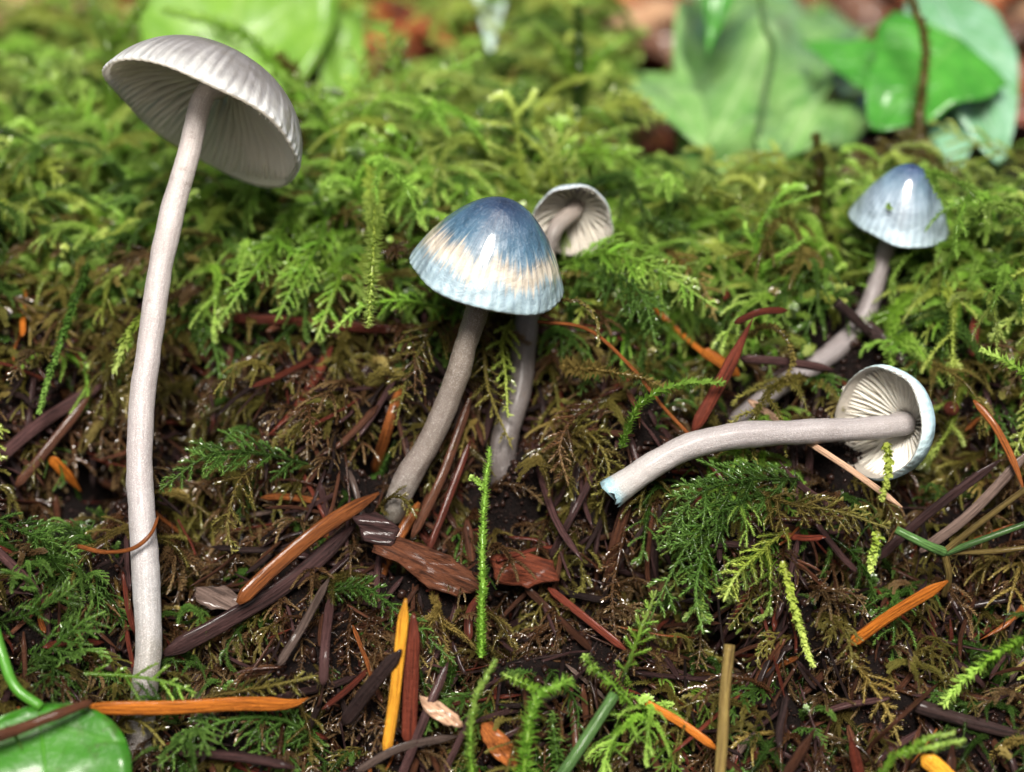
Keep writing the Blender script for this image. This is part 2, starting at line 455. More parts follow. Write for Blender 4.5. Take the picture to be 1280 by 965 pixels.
def shape_plume(seed, L, rise, droop, nbr, leaf=.10, w=.016):
    rs = np.random.RandomState(seed); c = arch_curve(L, rise, droop, rs, 22); m = MB(); T, A, B = frames(c)
    leaves_along(m, c, leaf, w, .026, 5, .8, .6, 0, 1, taper=.7, rs=rs); thin_stem(m, c, .02, .008)
    for i in range(nbr):
        t = (i + .7) / (nbr + .5); j = min(20, int(t * 21)); sd = 1 if i % 2 else -1
        bl = L * (.34 * (1 - t) ** .6 + .05) * (.6 + .8 * rs.rand())
        bc = branch_curve(c[j], T[j], np.array((0, 0, 1.)), np.array((0, 1., 0)), sd, bl, rs, 1.1)
        leaves_along(m, bc, leaf * .8, w * .85, .024, 4, .7, .5, t * .6 + .2, 1, taper=.6, rs=rs); thin_stem(m, bc, .012, .005, .4, 1)
    return m
SHAPES['ga'] = shape_plume(31, 2.6, 1.2, 2.9, 9)
SHAPES['gb'] = shape_plume(32, 2.1, .9, 2.5, 7)
SHAPES['gc'] = shape_plume(33, 3.0, 1.3, 3.0, 6, leaf=.115)
SHAPES['ba'] = shape_bristle(5, 1.4, 1.2, 1.5)
SHAPES['bb'] = shape_bristle(6, 1.7, .8, 2.0, leaf=.11, nbr=4)
SHAPES['bc'] = shape_bristle(7, .8, 1.3, .5, leaf=.12, rows=6, nbr=1)
SHAPES['wa'] = shape_wisp(8, 1.8, .4, 1.8)
SHAPES['wb'] = shape_wisp(9, 1.5, .9, 2.2)
MESH = {}
def mm(shape, pal):
    if (shape, pal) not in MESH:
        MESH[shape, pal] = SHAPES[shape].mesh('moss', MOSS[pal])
    return MESH[shape, pal]
PALW = {'bright': 'bright green', 'deep': 'deep green', 'yellow': 'yellow green', 'olive': 'olive', 'brown': 'withered brown', 'gold': 'golden'}
KINDW = {'g': ('arching_moss_plume', 'long arching %s moss plume', 'moss plume'), 'f': ('feather_moss_frond', 'feathery %s moss frond', 'moss frond'), 'b': ('bristly_moss_shoot', 'bristly %s moss shoot', 'moss shoot'), 'w': ('straggly_moss_strand', 'straggly %s moss strand', 'moss strand')}

def orient(fwd, up):
    f = Vector(fwd).normalized(); u = Vector(up); u = (u - f * u.dot(f))
    if u.length < 1e-3: u = Vector((0, 0, 1)).cross(f)
    u.normalize(); s = u.cross(f)
    return Matrix((f, s, u)).transposed()

# ------------------------------------------------------------------ mushrooms
def cap_mat(name, stops, jitter=.10, stria=.25, coat=.0, rough=.45, tl=.25, pale=.1, under=(.32, .29, .25)):
    m = MT(name); cu = m.attr('cuv', 'Vector'); v = m.attr('v'); st = m.attr('stria')
    mp = m.n('Mapping'); m.l(cu, mp.inputs[0]); mp.inputs['Scale'].default_value = (13, 13, 1.2)
    mp2 = m.n('Mapping'); m.l(cu, mp2.inputs[0]); mp2.inputs['Scale'].default_value = (1.4, 1.4, 1.2)
    n1 = m.noise(2.2, mp.outputs[0], 3); n2 = m.noise(1.6, mp2.outputs[0], 3); fine = m.noise(30, m.coord(), 3)
    vv = m.math('ADD', v, m.math('ADD', m.math('MULTIPLY', m.math('SUBTRACT', n1, .5), jitter * 1.6), m.math('MULTIPLY', m.math('SUBTRACT', n2, .5), jitter * 1.3)))
    vv = m.math('ADD', vv, m.math('MULTIPLY', st, jitter * .10))
    c = m.ramp(vv, stops)
    dk = m.math('MULTIPLY', m.math('MULTIPLY', m.math('SUBTRACT', .5, m.math('MULTIPLY', st, .5)), m.ramp(v, [(.3, 0.), (.6, 1.)])), stria)
    c = m.mix(dk, c, m.mix(1.0, c, (.60, .62, .66), 'MULTIPLY'))
    c = m.mix(m.math('MULTIPLY', m.ramp(fine, [(.5, 0.), (.8, 1.)]), .10), c, (.75, .8, .85))
    ins = m.attr('under')
    c = m.mix(ins, c, under)  # inner surface toned down so gaps between gills look shaded
    m.set(Base_Color=c, Roughness=rough)
    m.l(m.math('MULTIPLY', m.math('SUBTRACT', 1., ins), coat), m.b.inputs['Coat Weight']); m.b.inputs['Coat Roughness'].default_value = .09; m.b.inputs['Coat IOR'].default_value = 1.75
    m.translucent(m.mix(pale, c, (.88, .84, .76)), tl)
    m.b.inputs['Subsurface Weight'].default_value = .25; m.b.inputs['Subsurface Radius'].default_value = (.12, .12, .14)
    m.b.inputs['Subsurface Scale'].default_value = 1.0
    h = m.math('ADD', m.math('MULTIPLY', n1, .15), m.math('MULTIPLY', fine, .2))
    h2 = m.noise(4.5, m.coord(), 4, .6, .6)
    h3 = m.noise(1.7, m.coord(), 2, .5)
    m.bump(m.math('ADD', h, m.math('ADD', m.math('MULTIPLY', h2, 1.2), m.math('MULTIPLY', h3, 7.))), .5, .075)
    return m.m
def gill_mat(name, col, edge):
    m = MT(name); m.set(Base_Color=m.mix(m.noise(9, m.coord(), 3), col, edge), Roughness=.6)
    m.b.inputs['Subsurface Weight'].default_value = .3; m.b.inputs['Subsurface Radius'].default_value = (.12, .11, .10)
    m.translucent(col, .55); return m.m
def stem_mat(name, stops, spark=.5, fib=.5):
    m = MT(name); lv = m.attr('lv', 'Vector'); t = m.attr('tip')
    mp = m.n('Mapping'); m.l(lv, mp.inputs[0]); mp.inputs['Scale'].default_value = (1.0, 22, 22)
    n1 = m.noise(2.5, mp.outputs[0], 4, .6); mp2 = m.n('Mapping'); m.l(lv, mp2.inputs[0]); mp2.inputs['Scale'].default_value = (1, 1.5, 1.5)
    grain = m.noise(60, mp2.outputs[0], 3, .7); big = m.noise(2.0, lv, 3)
    c = m.ramp(m.math('ADD', t, m.math('MULTIPLY', m.math('SUBTRACT', big, .5), .25)), stops)
    c = m.mix(m.math('MULTIPLY', m.ramp(n1, [(.35, 1.), (.6, 0.)]), fib * .6), c, m.mix(1., c, (.55, .5, .48), 'MULTIPLY'))
    c = m.mix(m.ramp(m.noise(3.2, m.coord(), 5, .7), [(.6, 0.), (.72, .55)]), c, (.10, .07, .05))
    c = m.mix(m.math('MULTIPLY', m.ramp(grain, [(.52, 0.), (.66, 1.)]), spark), c, (.85, .82, .8))
    m.set(Base_Color=c, Roughness=.42)
    m.b.inputs['Coat Weight'].default_value = .22; m.b.inputs['Coat Roughness'].default_value = .3
    m.b.inputs['Subsurface Weight'].default_value = .35; m.b.inputs['Subsurface Radius'].default_value = (.13, .10, .09)
    m.bump(m.math('ADD', m.math('MULTIPLY', grain, .9), m.math('ADD', m.math('MULTIPLY', n1, .25), m.math('MULTIPLY', m.noise(11, m.coord(), 3), .8))), .55, .035)
    return m.m

def build_cap(root, C0, axis, Rr, H, prof_pts, mat, gmat, nstr=46, ngill=40, th=.07, grain=.002, wob=.015, seed=0, gdepth=.13, attach=.12, edge=.003):
    axis = Vector(axis).normalized(); ref = X - axis * X.dot(axis); ref.normalize(); e1 = ref; e2 = axis.cross(e1)
    Mx = np.array(Matrix((e1, e2, axis)).transposed()); C0 = np.array(C0) - np.array(root.location)
    NA, NS = nstr * 6, 36
    pp = catmull([(r, z, 0) for r, z in prof_pts], NS)
    r_, z_ = pp[:, 0], pp[:, 1]
    rs = np.random.RandomState(seed); ph = rs.rand(6) * 6.28
    a = np.arange(NA) * 2 * math.pi / NA
    wb = 1 + wob * (np.sin(3 * a + ph[0]) + .7 * np.sin(5 * a + ph[1]) + .5 * np.sin(8 * a + ph[2]))
    wz = wob * 1.4 * (np.sin(2 * a + ph[3]) + .6 * np.sin(5 * a + ph[4]))
    jit = .5 * np.sin(3 * a + ph[5]) + .3 * np.sin(7 * a)
    cs = np.cos(nstr * a + jit)
    V = []; cuv = []; v_ = []; st = []
    # outer
    v_par = np.linspace(0, 1, NS)
    for k in range(NS):
        g = grain * max(0, v_par[k] - .3) ** 1.0 * 1.3
        rr = Rr * r_[k] * (1 + (wb - 1) * v_par[k] ** 2) + g * cs * Rr
        if k >= NS - 3: rr = rr + edge * Rr * cs
        zz = H * z_[k] + Rr * wz * v_par[k] ** 3
        V.append(np.stack([rr * np.cos(a), rr * np.sin(a), zz + 0 * a], 1)); cuv.append(np.stack([np.cos(a), np.sin(a), 0 * a + v_par[k]], 1))
        v_.append(0 * a + v_par[k]); st.append(cs * min(1, max(0, (v_par[k] - .25) * 2.5)))
    # rim + inner
    for k in range(NS - 1, -1, -1):
        rr = (Rr * r_[k] * (1 + (wb - 1) * v_par[k] ** 2)) - th * Rr * (.35 + .65 * (1 - v_par[k])) * (r_[k] > .02)
        rr = np.maximum(rr, .001)
        if k >= NS - 3: rr = rr + edge * Rr * cs
        zz = H * z_[k] + Rr * wz * v_par[k] ** 3 - th * Rr * (1.0 if k < NS - 2 else .45)
        V.append(np.stack([rr * np.cos(a), rr * np.sin(a), zz + 0 * a], 1)); cuv.append(np.stack([np.cos(a), np.sin(a), 0 * a + 1.0], 1))
        v_.append(0 * a + 1.0); st.append(cs * 0)
    nr_ = len(V); V = np.concatenate(V); Fc = []
    for i in range(nr_ - 1):
        for j in range(NA):
            p, q = i * NA + j, i * NA + (j + 1) % NA
            Fc.append([p, p + NA, q + NA, q])
    W = V @ Mx.T + C0
    me = make_mesh('cap', W, Fc, mat, {'cuv': np.concatenate(cuv), 'v': np.concatenate(v_), 'stria': np.concatenate(st), 'under': np.repeat([0.] * NS + [1.] * NS, NA)})
    cap = link('cap', me, root)
    # gills
    rin = r_ - th * (.35 + .65 * (1 - v_par)) * (r_ > .02); zi_ = H * z_ - th * Rr
    kk_ = int(np.argmax(rin)); zin = lambda s: np.interp(s, rin[:kk_ + 1], zi_[:kk_ + 1])
    g = MB(); N = ngill
    for i in range(N * 2):
        ang = math.pi * i / N + (rs.rand() - .5) * .25 * math.pi / N
        s0 = attach if i % 2 == 0 else (.5 + .2 * rs.rand())
        K = 12; s = np.linspace(s0, .945, K)
        dep = gdepth * Rr * np.sin(np.pi * ((s - s0) / (1 - s0)) ** .8) ** .7 * (1 if i % 2 == 0 else .6)
        dep = dep + .004
        wf = 1 + wob * (math.sin(3 * ang + ph[0]) + .7 * math.sin(5 * ang + ph[1]) + .5 * math.sin(8 * ang + ph[2]))
        rad = Rr * s * (1 + (wf - 1) * s ** 2); top = zin(s) + .02; bot = zin(s) - dep
        wave = .012 * Rr * np.sin(s * 9 + rs.rand() * 6)
        t = .30 * Rr / ngill
        ca, sa = math.cos(ang), math.sin(ang)
        def pt(off, z): return np.stack([rad * ca - (off + wave) * sa, rad * sa + (off + wave) * ca, z], 1)
        Vg = np.stack([pt(t, top), pt(.45 * t, bot), pt(-.45 * t, bot), pt(-t, top)], 1).reshape(-1, 3)
        Fg = []
        for k in range(K - 1):
            for j in range(3): Fg.append([k * 4 + j, k * 4 + j + 1, k * 4 + j + 5, k * 4 + j + 4])
        Fg.append([0, 3, 2, 1]); e = (K - 1) * 4; Fg.append([e, e + 1, e + 2, e + 3])
        g.add(Vg @ Mx.T + C0, Fg)
    go = link('gills', g.mesh('gills', gmat), cap)
    go['kind'] = 'stuff'
    return cap
HERO = []                                       # (px,py,r px,d): lines of sight kept free of the moss mass
def build_stem(root, spec, mat, wob=.045, seed=1, ragged=None, k=30, n=120, extra=None):
    """spec: list of (point, radius)"""
    c = catmull([p for p, r in spec], n); rad = catmull([(r, 0, 0) for p, r in spec], n)[:, 0] * .93
    rs = np.random.RandomState(seed)
    V, Fc, lv = tube(c, rad, k, caps=True, ref=(0.1, -.9, .2))
    cc = np.repeat(c, k, 0); rel = V - cc
    f = np.array([noise.noise(Vector(p) * 2.6) for p in V]) * wob * 2.2 + np.array([noise.noise(Vector(p) * 9) for p in V]) * wob
    th = np.tile(np.arange(k) / k * 2 * math.pi, n)
    f += wob * .35 * np.cos(th * 7 + 1)
    V = cc + rel * (1 + f)[:, None]
    if ragged:
        T = nrm(np.gradient(c, axis=0)); 
        V[-k:] += T[-1] * (rs.rand(k, 1) - .5) * ragged; V[-2 * k:-k] += T[-1] * (rs.rand(k, 1) - .5) * ragged * .4
    t = np.repeat(np.linspace(0, 1, n), k)
    o = link('stem', make_mesh('stem', V - np.array(root.location), Fc, mat, {'lv': lv, 'tip': t}), root)
    for p, r in spec:
        pass
    for i in range(0, n, 5):
        px, py = pix(c[i]); HERO.append((px, py, rad[i] * 100 + 6, (Vector(c[i]) - CAM).dot(F) - D))
    return o
def empty(name, loc):
    o = bpy.data.objects.new(name, None); C.objects.link(o); o.location = loc; o.empty_display_size = .3; return o
def axis_of(img_deg, tilt_deg):
    a, t = R(img_deg), R(tilt_deg)
    return (X * math.sin(a) + U * math.cos(a)) * math.cos(t) + F * math.sin(t)
def capdisc(px, py, r, d): HERO.append((px, py, r, d))

BELL = [(0, 1), (.16, .985), (.33, .905), (.51, .755), (.68, .565), (.83, .345), (.94, .14), (1.0, .0)]
CONE = [(0, 1), (.16, .98), (.33, .89), (.50, .735), (.66, .55), (.81, .34), (.93, .14), (1.0, .0)]
DOME = [(0, 1), (.2, .985), (.42, .92), (.62, .78), (.79, .57), (.91, .33), (.975, .13), (1.0, 0)]
DOMEC = [(0, 1), (.3, .97), (.6, .85), (.84, .62), (.98, .38), (1.035, .17), (1.0, 0.0)]

GREYCAP = cap_mat('grey_white_cap_skin', [(0, (.05, .05, .09)), (.42, (.085, .087, .12)), (.68, (.25, .26, .30)), (.86, (.54, .56, .58)), (1, (.78, .83, .85))], jitter=.3, stria=.8, coat=.12, rough=.4, tl=.55, pale=.85, under=(.52, .49, .43))
BLUECAP = cap_mat('blue_banded_cap_skin', [(0, (.010, .018, .05)), (.22, (.020, .045, .095)), (.53, (.055, .13, .20)), (.585, (.12, .20, .26)), (.655, (.48, .42, .34)), (.72, (.64, .57, .46)), (.80, (.30, .41, .47)), (1, (.38, .51, .56))], jitter=.2, stria=.6, coat=1., rough=.5)
BLUE2 = cap_mat('pale_blue_cap_skin', [(0, (.012, .022, .075)), (.2, (.035, .075, .15)), (.42, (.14, .22, .29)), (.65, (.28, .36, .43)), (1, (.42, .54, .60))], jitter=.16, stria=.5, coat=1., rough=.5)
BLUE3 = cap_mat('frosted_pale_blue_cap_skin', [(0, (.25, .40, .52)), (.6, (.36, .54, .62)), (1, (.55, .72, .76))], jitter=.1, stria=.35, coat=.2, rough=.45)
BLUE4 = cap_mat('grey_blue_cap_skin', [(0, (.12, .15, .24)), (.5, (.25, .32, .42)), (1, (.55, .63, .68))], jitter=.1, stria=.6, coat=.3, rough=.4)
GILLW = gill_mat('cream_gills', (.90, .88, .81), (.92, .90, .84))
GILLG = gill_mat('grey_cream_gills', (.72, .69, .61), (.82, .79, .72))
STEM1 = stem_mat('pale_stem_flesh', [(0, (.43, .395, .375)), (.3, (.345, .31, .30)), (.62, (.28, .255, .255)), (.8, (.28, .275, .275)), (.90, (.16, .15, .13)), (1, (.035, .025, .018))], .3, .7)  # lowest stretch coloured near black, painting its fade into shade
STEM2 = stem_mat('brown_grey_stem_flesh', [(0, (.11, .088, .065)), (.4, (.115, .092, .07)), (.75, (.12, .095, .08)), (.9, (.17, .155, .135)), (1, (.07, .06, .045))], .22, .8)
STEM3 = stem_mat('dark_grey_stem_flesh', [(0, (.36, .31, .27)), (.3, (.08, .066, .056)), (.8, (.07, .058, .055)), (.93, (.13, .14, .15)), (1, (.14, .20, .23))], .08, .7)
STEM4 = stem_mat('violet_grey_stem_flesh', [(0, (.12, .10, .095)), (.5, (.15, .13, .13)), (1, (.17, .15, .15))], .1, .6)
STEM5 = stem_mat('toppled_stem_flesh', [(0, (.44, .40, .37)), (.2, (.24, .22, .215)), (.55, (.22, .20, .20)), (.85, (.32, .30, .29)), (.955, (.31, .31, .30)), (1, (.22, .35, .39))], .18, .6)

def mushroom(label, capspec, stemspec, capmat, gmat, smat, group=None, **kw):
    cx, cy, cd, ang, tilt, Rr, H, prof = capspec
    base = stemspec[-1]
    bp = P(*base[:3]); root = empty('mushroom', bp)
    tag(root, label, 'mushroom', 'small blue and grey mushrooms growing on the mossy bank')
    s = (D + cd) / D; C0 = P(cx, cy, cd); ax = axis_of(ang, tilt)
    seed = kw.pop('seed', 1); srag = kw.pop('ragged', None); att = kw.get('attach', .12)
    build_cap(root, C0, ax, Rr * s, H * s, prof, capmat, gmat, seed=seed, **kw)
    top = C0 + ax * (H * s * .93); inner = C0 + ax * (H * s * .62)
    r0 = stemspec[0][3] / 100 * (D + stemspec[0][2]) / D
    spec = [(top, r0 * .95), (inner, r0 * .98)] + [(P(x, y, d), r / 100 * (D + d) / D) for x, y, d, r in stemspec]
    build_stem(root, spec, smat, seed=seed, ragged=srag)
    capdisc(cx, cy, Rr * 105, cd + (Rr * .75 if tilt > 0 else -Rr * .3))
    return root

mushroom('tallest mushroom with large grey white cap tipped back to show cream gills',
    (254, 152, -.35, 26.8, 17.5, 1.37, .90, DOME),
    [(254, 122, -.4, 15), (234, 200, -.45, 15.5), (213, 275, -.52, 16.5), (200, 340, -.6, 16.5), (188, 421, -.7, 17), (177, 515, -.85, 17.5), (175, 600, -.98, 17.5), (179, 660, -1.08, 18.5), (182, 720, -1.18, 19), (186, 800, -1.32, 17.5), (181, 860, -1.42, 18), (172, 950, -1.5, 18)],
    GREYCAP, GILLW, STEM1, seed=3, nstr=60, ngill=46, wob=.018, gdepth=.17, edge=.006, grain=.0017, th=.05)
mushroom('glossy dark blue cap with cream band and pale blue margin on leaning stem',
    (608, 344, -.6, 15.5, -27, .99, 1.03, BELL),
    [(597, 385, -.55, 15.5), (583, 430, -.5, 15.5), (571, 470, -.45, 16), (541, 545, -.35, 16), (512, 592, -.28, 17.5), (497, 625, -.22, 16), (490, 648, -.1, 14)],
    BLUECAP, GILLG, STEM2, seed=5, nstr=44, ngill=38, wob=.012)
mushroom('small upturned mushroom behind the banded one with grey cream gills showing',
    (716, 277, .75, 8, 54, .51, .42, DOME),
    [(696, 283, .7, 11.5), (684, 315, .65, 12), (664, 380, .5, 14.5), (655, 430, .42, 17), (648, 490, .3, 17), (632, 545, .12, 18), (628, 590, .15, 19), (640, 618, .45, 22), (646, 630, .8, 22)],
    BLUE4, GILLG, STEM3, seed=8, nstr=36, ngill=24, wob=.03, gdepth=.2, attach=.2)
mushroom('small pale blue mushroom with deep blue tip standing at the right on a curved stem',
    (1123, 280, 1.1, 10, -28, .635, .80, CONE),
    [(1108, 310, 1.1, 12), (1098, 345, 1.1, 12), (1080, 395, 1.05, 13), (1052, 430, .9, 13.5), (1015, 458, .7, 13.5), (965, 490, .55, 13), (925, 522, .75, 12), (900, 535, 1.0, 12)],
    BLUE2, GILLG, STEM4, seed=9, nstr=38, ngill=28, wob=.018)
mushroom('toppled mushroom lying on its side with white gills turned to the left',
    (1098, 529, -.55, 90, 42, .70, .62, DOMEC),
    [(1128, 531, -.5, 15), (1060, 537, -.62, 16), (1000, 540, -.68, 17), (920, 545, -.75, 18), (865, 557, -.8, 18), (820, 578, -.82, 18), (785, 602, -.8, 18.5), (764, 617, -.78, 21)],
    BLUE3, GILLW, STEM5, seed=12, nstr=44, ngill=38, wob=.018, gdepth=.19, attach=.2, ragged=.13)

# ------------------------------------------------------------------ leaves
def leaf_mat(name, col, col2, vein, rough=.3, coat=.5, tl=.35, nv=7, veinw=.06, spots=None):
    m = MT(name); lu = m.attr('luv', 'Vector'); s = m.n('SeparateXYZ'); m.l(lu, s.inputs[0])
    u, v = s.outputs[0], s.outputs[1]; av = m.math('ABSOLUTE', v)
    g = m.noise(2.2, m.coord(), 4)
    f = m.math('FRACT', m.math('ADD', m.math('MULTIPLY', m.math('SUBTRACT', u, m.math('MULTIPLY', av, .28)), nv), m.math('MULTIPLY', g, .35)))
    line = m.math('SUBTRACT', 1., m.math('MULTIPLY', m.math('ABSOLUTE', m.math('SUBTRACT', f, .5)), 9.), clamp=True)
    mid = m.math('SUBTRACT', 1., m.math('DIVIDE', av, veinw), clamp=True)
    vn = m.math('MAXIMUM', m.math('MULTIPLY', line, .45), mid)
    c = m.mix(m.ramp(g, [(.35, 0.), (.65, 1.)]), col, col2)
    if spots: c = m.mix(m.ramp(m.noise(5, m.coord(), 5, .6), [(.55, 0.), (.68, .9)]), c, spots)
    c = m.mix(m.math('MULTIPLY', vn, .55), c, vein)
    m.set(Base_Color=c, Roughness=rough); m.b.inputs['Specular IOR Level'].default_value = .2; m.b.inputs['Coat Weight'].default_value = min(1., coat * .5); m.b.inputs['Coat Roughness'].default_value = .12
    h = m.math('ADD', m.math('MULTIPLY', m.noise(3.5, m.coord(), 4), .8), m.math('MULTIPLY', vn, -.5))
    m.bump(h, .45, .09); m.translucent(c, tl); return m.m
OUT = {'oval': lambda t: math.sin(math.pi * t ** .8) ** .75, 'lance': lambda t: math.sin(math.pi * t ** .62) ** 1.1, 'heart': lambda t: (min(1, t * 9) ** .6) * (1 - t) ** .62 * 1.12,
       'round': lambda t: math.sqrt(max(0, 1 - (2 * t - 1) ** 2)) ** .85}
def leaf(name, label, cat, base, tip, width, up, mat, outline='oval', cup=.12, bend=.12, ripple=.03, seed=0, group=None, thick=.018, nu=26, nv=12, stalk=None, stalkmat=None, regist=True, lobes=0):
    """base, tip world points; a bent, cupped, rippled blade of real thickness"""
    b, t = Vector(base), Vector(tip); ax = t - b; L = ax.length; M = orient(ax, up)
    rs = random.Random(seed); o3 = Vector((rs.random() * 50, rs.random() * 50, 0)); V = []; luv = []; hw = width / 2
    for side in (1, -1):
        for i in range(nu + 1):
            u = i / nu
            ww = max(.012, OUT[outline](min(.999, max(.001, u)))) * hw
            if lobes: ww *= 1 + lobes * math.sin(u * 15 + seed)
            for j in range(nv + 1):
                v = -1 + 2 * j / nv
                z = bend * L * (math.sin(math.pi * u) * 1.0 - .2 * u) + cup * hw * (v * v) * (1 if cup > 0 else 1) + ripple * L * noise.noise(Vector((u * 3.2, v * 1.8, 0)) + o3)
                z += .02 * L * abs(v) ** .5 * math.sin(u * 22 - abs(v) * 4) * .4 + side * thick / 2
                V.append(M @ Vector((u * L, v * ww, z))); luv.append((u, v, 0))
    n1 = (nu + 1) * (nv + 1); Fc = []
    for i in range(nu):
        for j in range(nv):
            a = i * (nv + 1) + j; q = [a, a + nv + 1, a + nv + 2, a + 1]
            Fc.append(q); Fc.append([x + n1 for x in q[::-1]])
    ring = [j for j in range(nv + 1)] + [(i + 1) * (nv + 1) - 1 for i in range(1, nu + 1)] + [nu * (nv + 1) + j for j in range(nv - 1, -1, -1)] + [i * (nv + 1) for i in range(nu - 1, 0, -1)]
    for k in range(len(ring)):
        a, c = ring[k], ring[(k + 1) % len(ring)]; Fc.append([a, c, c + n1, a + n1])
    if stalk:
        root = empty(name, b); link('blade', make_mesh('blade', V, Fc, mat, {'luv': luv}), root)
        c = catmull(stalk, 20); Vt, Ft, lv = tube(c, np.linspace(.05, .06, 20) * (width / 1.6 if width > 1.6 else 1), 8)
        link('stalk', make_mesh('stalk', Vt - np.array(b), Ft, stalkmat or LIT['green'], {'lv': lv}), root)
    else:
        root = link(name, make_mesh(name, V, Fc, mat, {'luv': luv}), None, b)
    if regist: tag(root, label, cat, group)
    return root
LG = leaf_mat('pale_green_leaf', (.19, .36, .05), (.13, .28, .035), (.32, .46, .15), tl=.45, coat=.3, nv=5)
LG2 = leaf_mat('glossy_mid_green_leaf', (.06, .25, .03), (.035, .17, .02), (.12, .32, .06), tl=.3, coat=.7)
LG3 = leaf_mat('glossy_light_green_leaf', (.22, .38, .13), (.11, .26, .06), (.36, .50, .25), tl=.35, coat=2., rough=.3)
LG4 = leaf_mat('bluish_green_leaf', (.09, .22, .10), (.16, .30, .20), (.3, .42, .33), tl=.15, coat=1., rough=.25)
LG5 = leaf_mat('glint_painted_leaf', (.30, .44, .36), (.42, .52, .46), (.6, .66, .6), tl=.2, coat=1., rough=.3)  # whitish glint of a glossy leaf put into its base colour
LG6 = leaf_mat('fresh_glossy_leaf', (.035, .155, .009), (.022, .11, .007), (.08, .24, .03), tl=.25, coat=.5, rough=.4, nv=3, veinw=.03, spots=(.03, .08, .01))
DEAD = [leaf_mat('dead_leaf_' + nme, a, b, c, tl=.1, coat=.35, rough=.4, spots=(.06, .03, .02)) for nme, a, b, c in
        (('orange', (.34, .10, .03), (.16, .045, .018), (.2, .06, .02)), ('tan', (.42, .27, .16), (.24, .12, .06), (.25, .12, .06)), ('russet', (.16, .04, .018), (.07, .02, .012), (.06, .02, .01)), ('brown', (.10, .045, .025), (.045, .02, .012), (.15, .08, .04)))]
BACK = 'green leaves of plants beyond the moss'
leaf('broad_leaf', 'broad pale green blurred leaf rising behind the tall mushroom', 'leaf', P(280, 170, 5.6), P(330, -190, 7.5), 3.0, -F + U * .5, LG, 'oval', .1, .06, group=BACK, seed=3)
leaf('broad_leaf', 'narrow pale green blurred leaf standing just right of the broad one', 'leaf', P(418, 150, 6.0), P(425, -120, 7.5), .72, -F + X * .5, LG, 'lance', .25, .05, group=BACK, seed=4)
leaf('broad_leaf', 'white glinting leaf tip hanging at the top edge centre', 'leaf', P(612, -70, 8.2), P(613, 76, 6.6), .66, -F * .4 + U, LG5, 'lance', .2, .1, group=BACK, seed=5)
leaf('broad_leaf', 'pointed bright green leaf tip hanging at the top edge', 'leaf', P(905, -130, 6.2), P(884, 72, 5.2), .85, -F + X * .2 + U * .4, LG2, 'lance', .15, .1, group=BACK, seed=6)
leaf('broad_leaf', 'large glossy light green leaf lying flat behind the thin green stem', 'leaf', P(1010, 20, 10.), P(875, 205, 4.1), 3.0, U * .8 - F * 1.1, LG3, 'oval', .08, .10, .12, group=BACK, seed=7)
leaf('broad_leaf', 'light green leaf lying low beneath the veined leaf', 'leaf', P(1065, 95, 8.5), P(960, 225, 3.6), 1.9, U * .8 - F * 1.1, LG3, 'oval', .1, .1, .11, group=BACK, seed=8)
leaf('broad_leaf', 'veined mid green leaf with pointed lobe overlapping the glossy ones', 'leaf', P(1200, 50, 4.6), P(1090, 162, 3.7), 2.1, -F + U * .55, LG2, 'heart', .05, .06, .05, group=BACK, seed=9, lobes=.07)
leaf('broad_leaf', 'left lobe shaped green leaf beside the veined leaf', 'leaf', P(1150, 110, 5.0), P(1000, 52, 5.6), .95, -F + U * .6, LG2, 'lance', .05, .05, group=BACK, seed=10)
leaf('broad_leaf', 'bluish glossy leaf behind the veined leaf at right', 'leaf', P(1160, -20, 6.2), P(1250, 205, 3.9), 1.5, -F + U * .9, LG4, 'oval', .1, .08, group=BACK, seed=11)
leaf('broad_leaf', 'second bluish leaf tip tucked low under the moss spray at right', 'leaf', P(1180, 110, 5.0), P(1195, 215, 3.8), .8, -F + U * .9, LG4, 'oval', .1, .08, group=BACK, seed=12)
leaf('broad_leaf', 'small glossy leaf lying left of the glossy light green leaf', 'leaf', P(800, 95, 5.6), P(880, 185, 4.1), .95, U - F * .5, LG3, 'oval', .1, .1, group=BACK, seed=13)
leaf('broad_leaf', 'dim olive green leaf at the top behind the thin stem', 'leaf', P(830, -40, 12.5), P(1000, 40, 11), 2.0, U - F * .6, LG4, 'oval', .1, .1, group=BACK, seed=14)
# bottom left leaf
lb = leaf('round_leaf', 'glossy bright green round leaf cut off by the lower left corner', 'leaf', P(48, 884, -2.3), P(70, 1060, -2.9), 1.95, -F * .8 + U * .62, LG6, 'round', .10, .05, .02, seed=2,
          stalk=[P(52, 884, -2.32), P(20, 860, -2.3), P(3, 820, -2.15), P(-22, 730, -1.9)], stalkmat=LG6)
capdisc(90, 930, 90, -2.4)

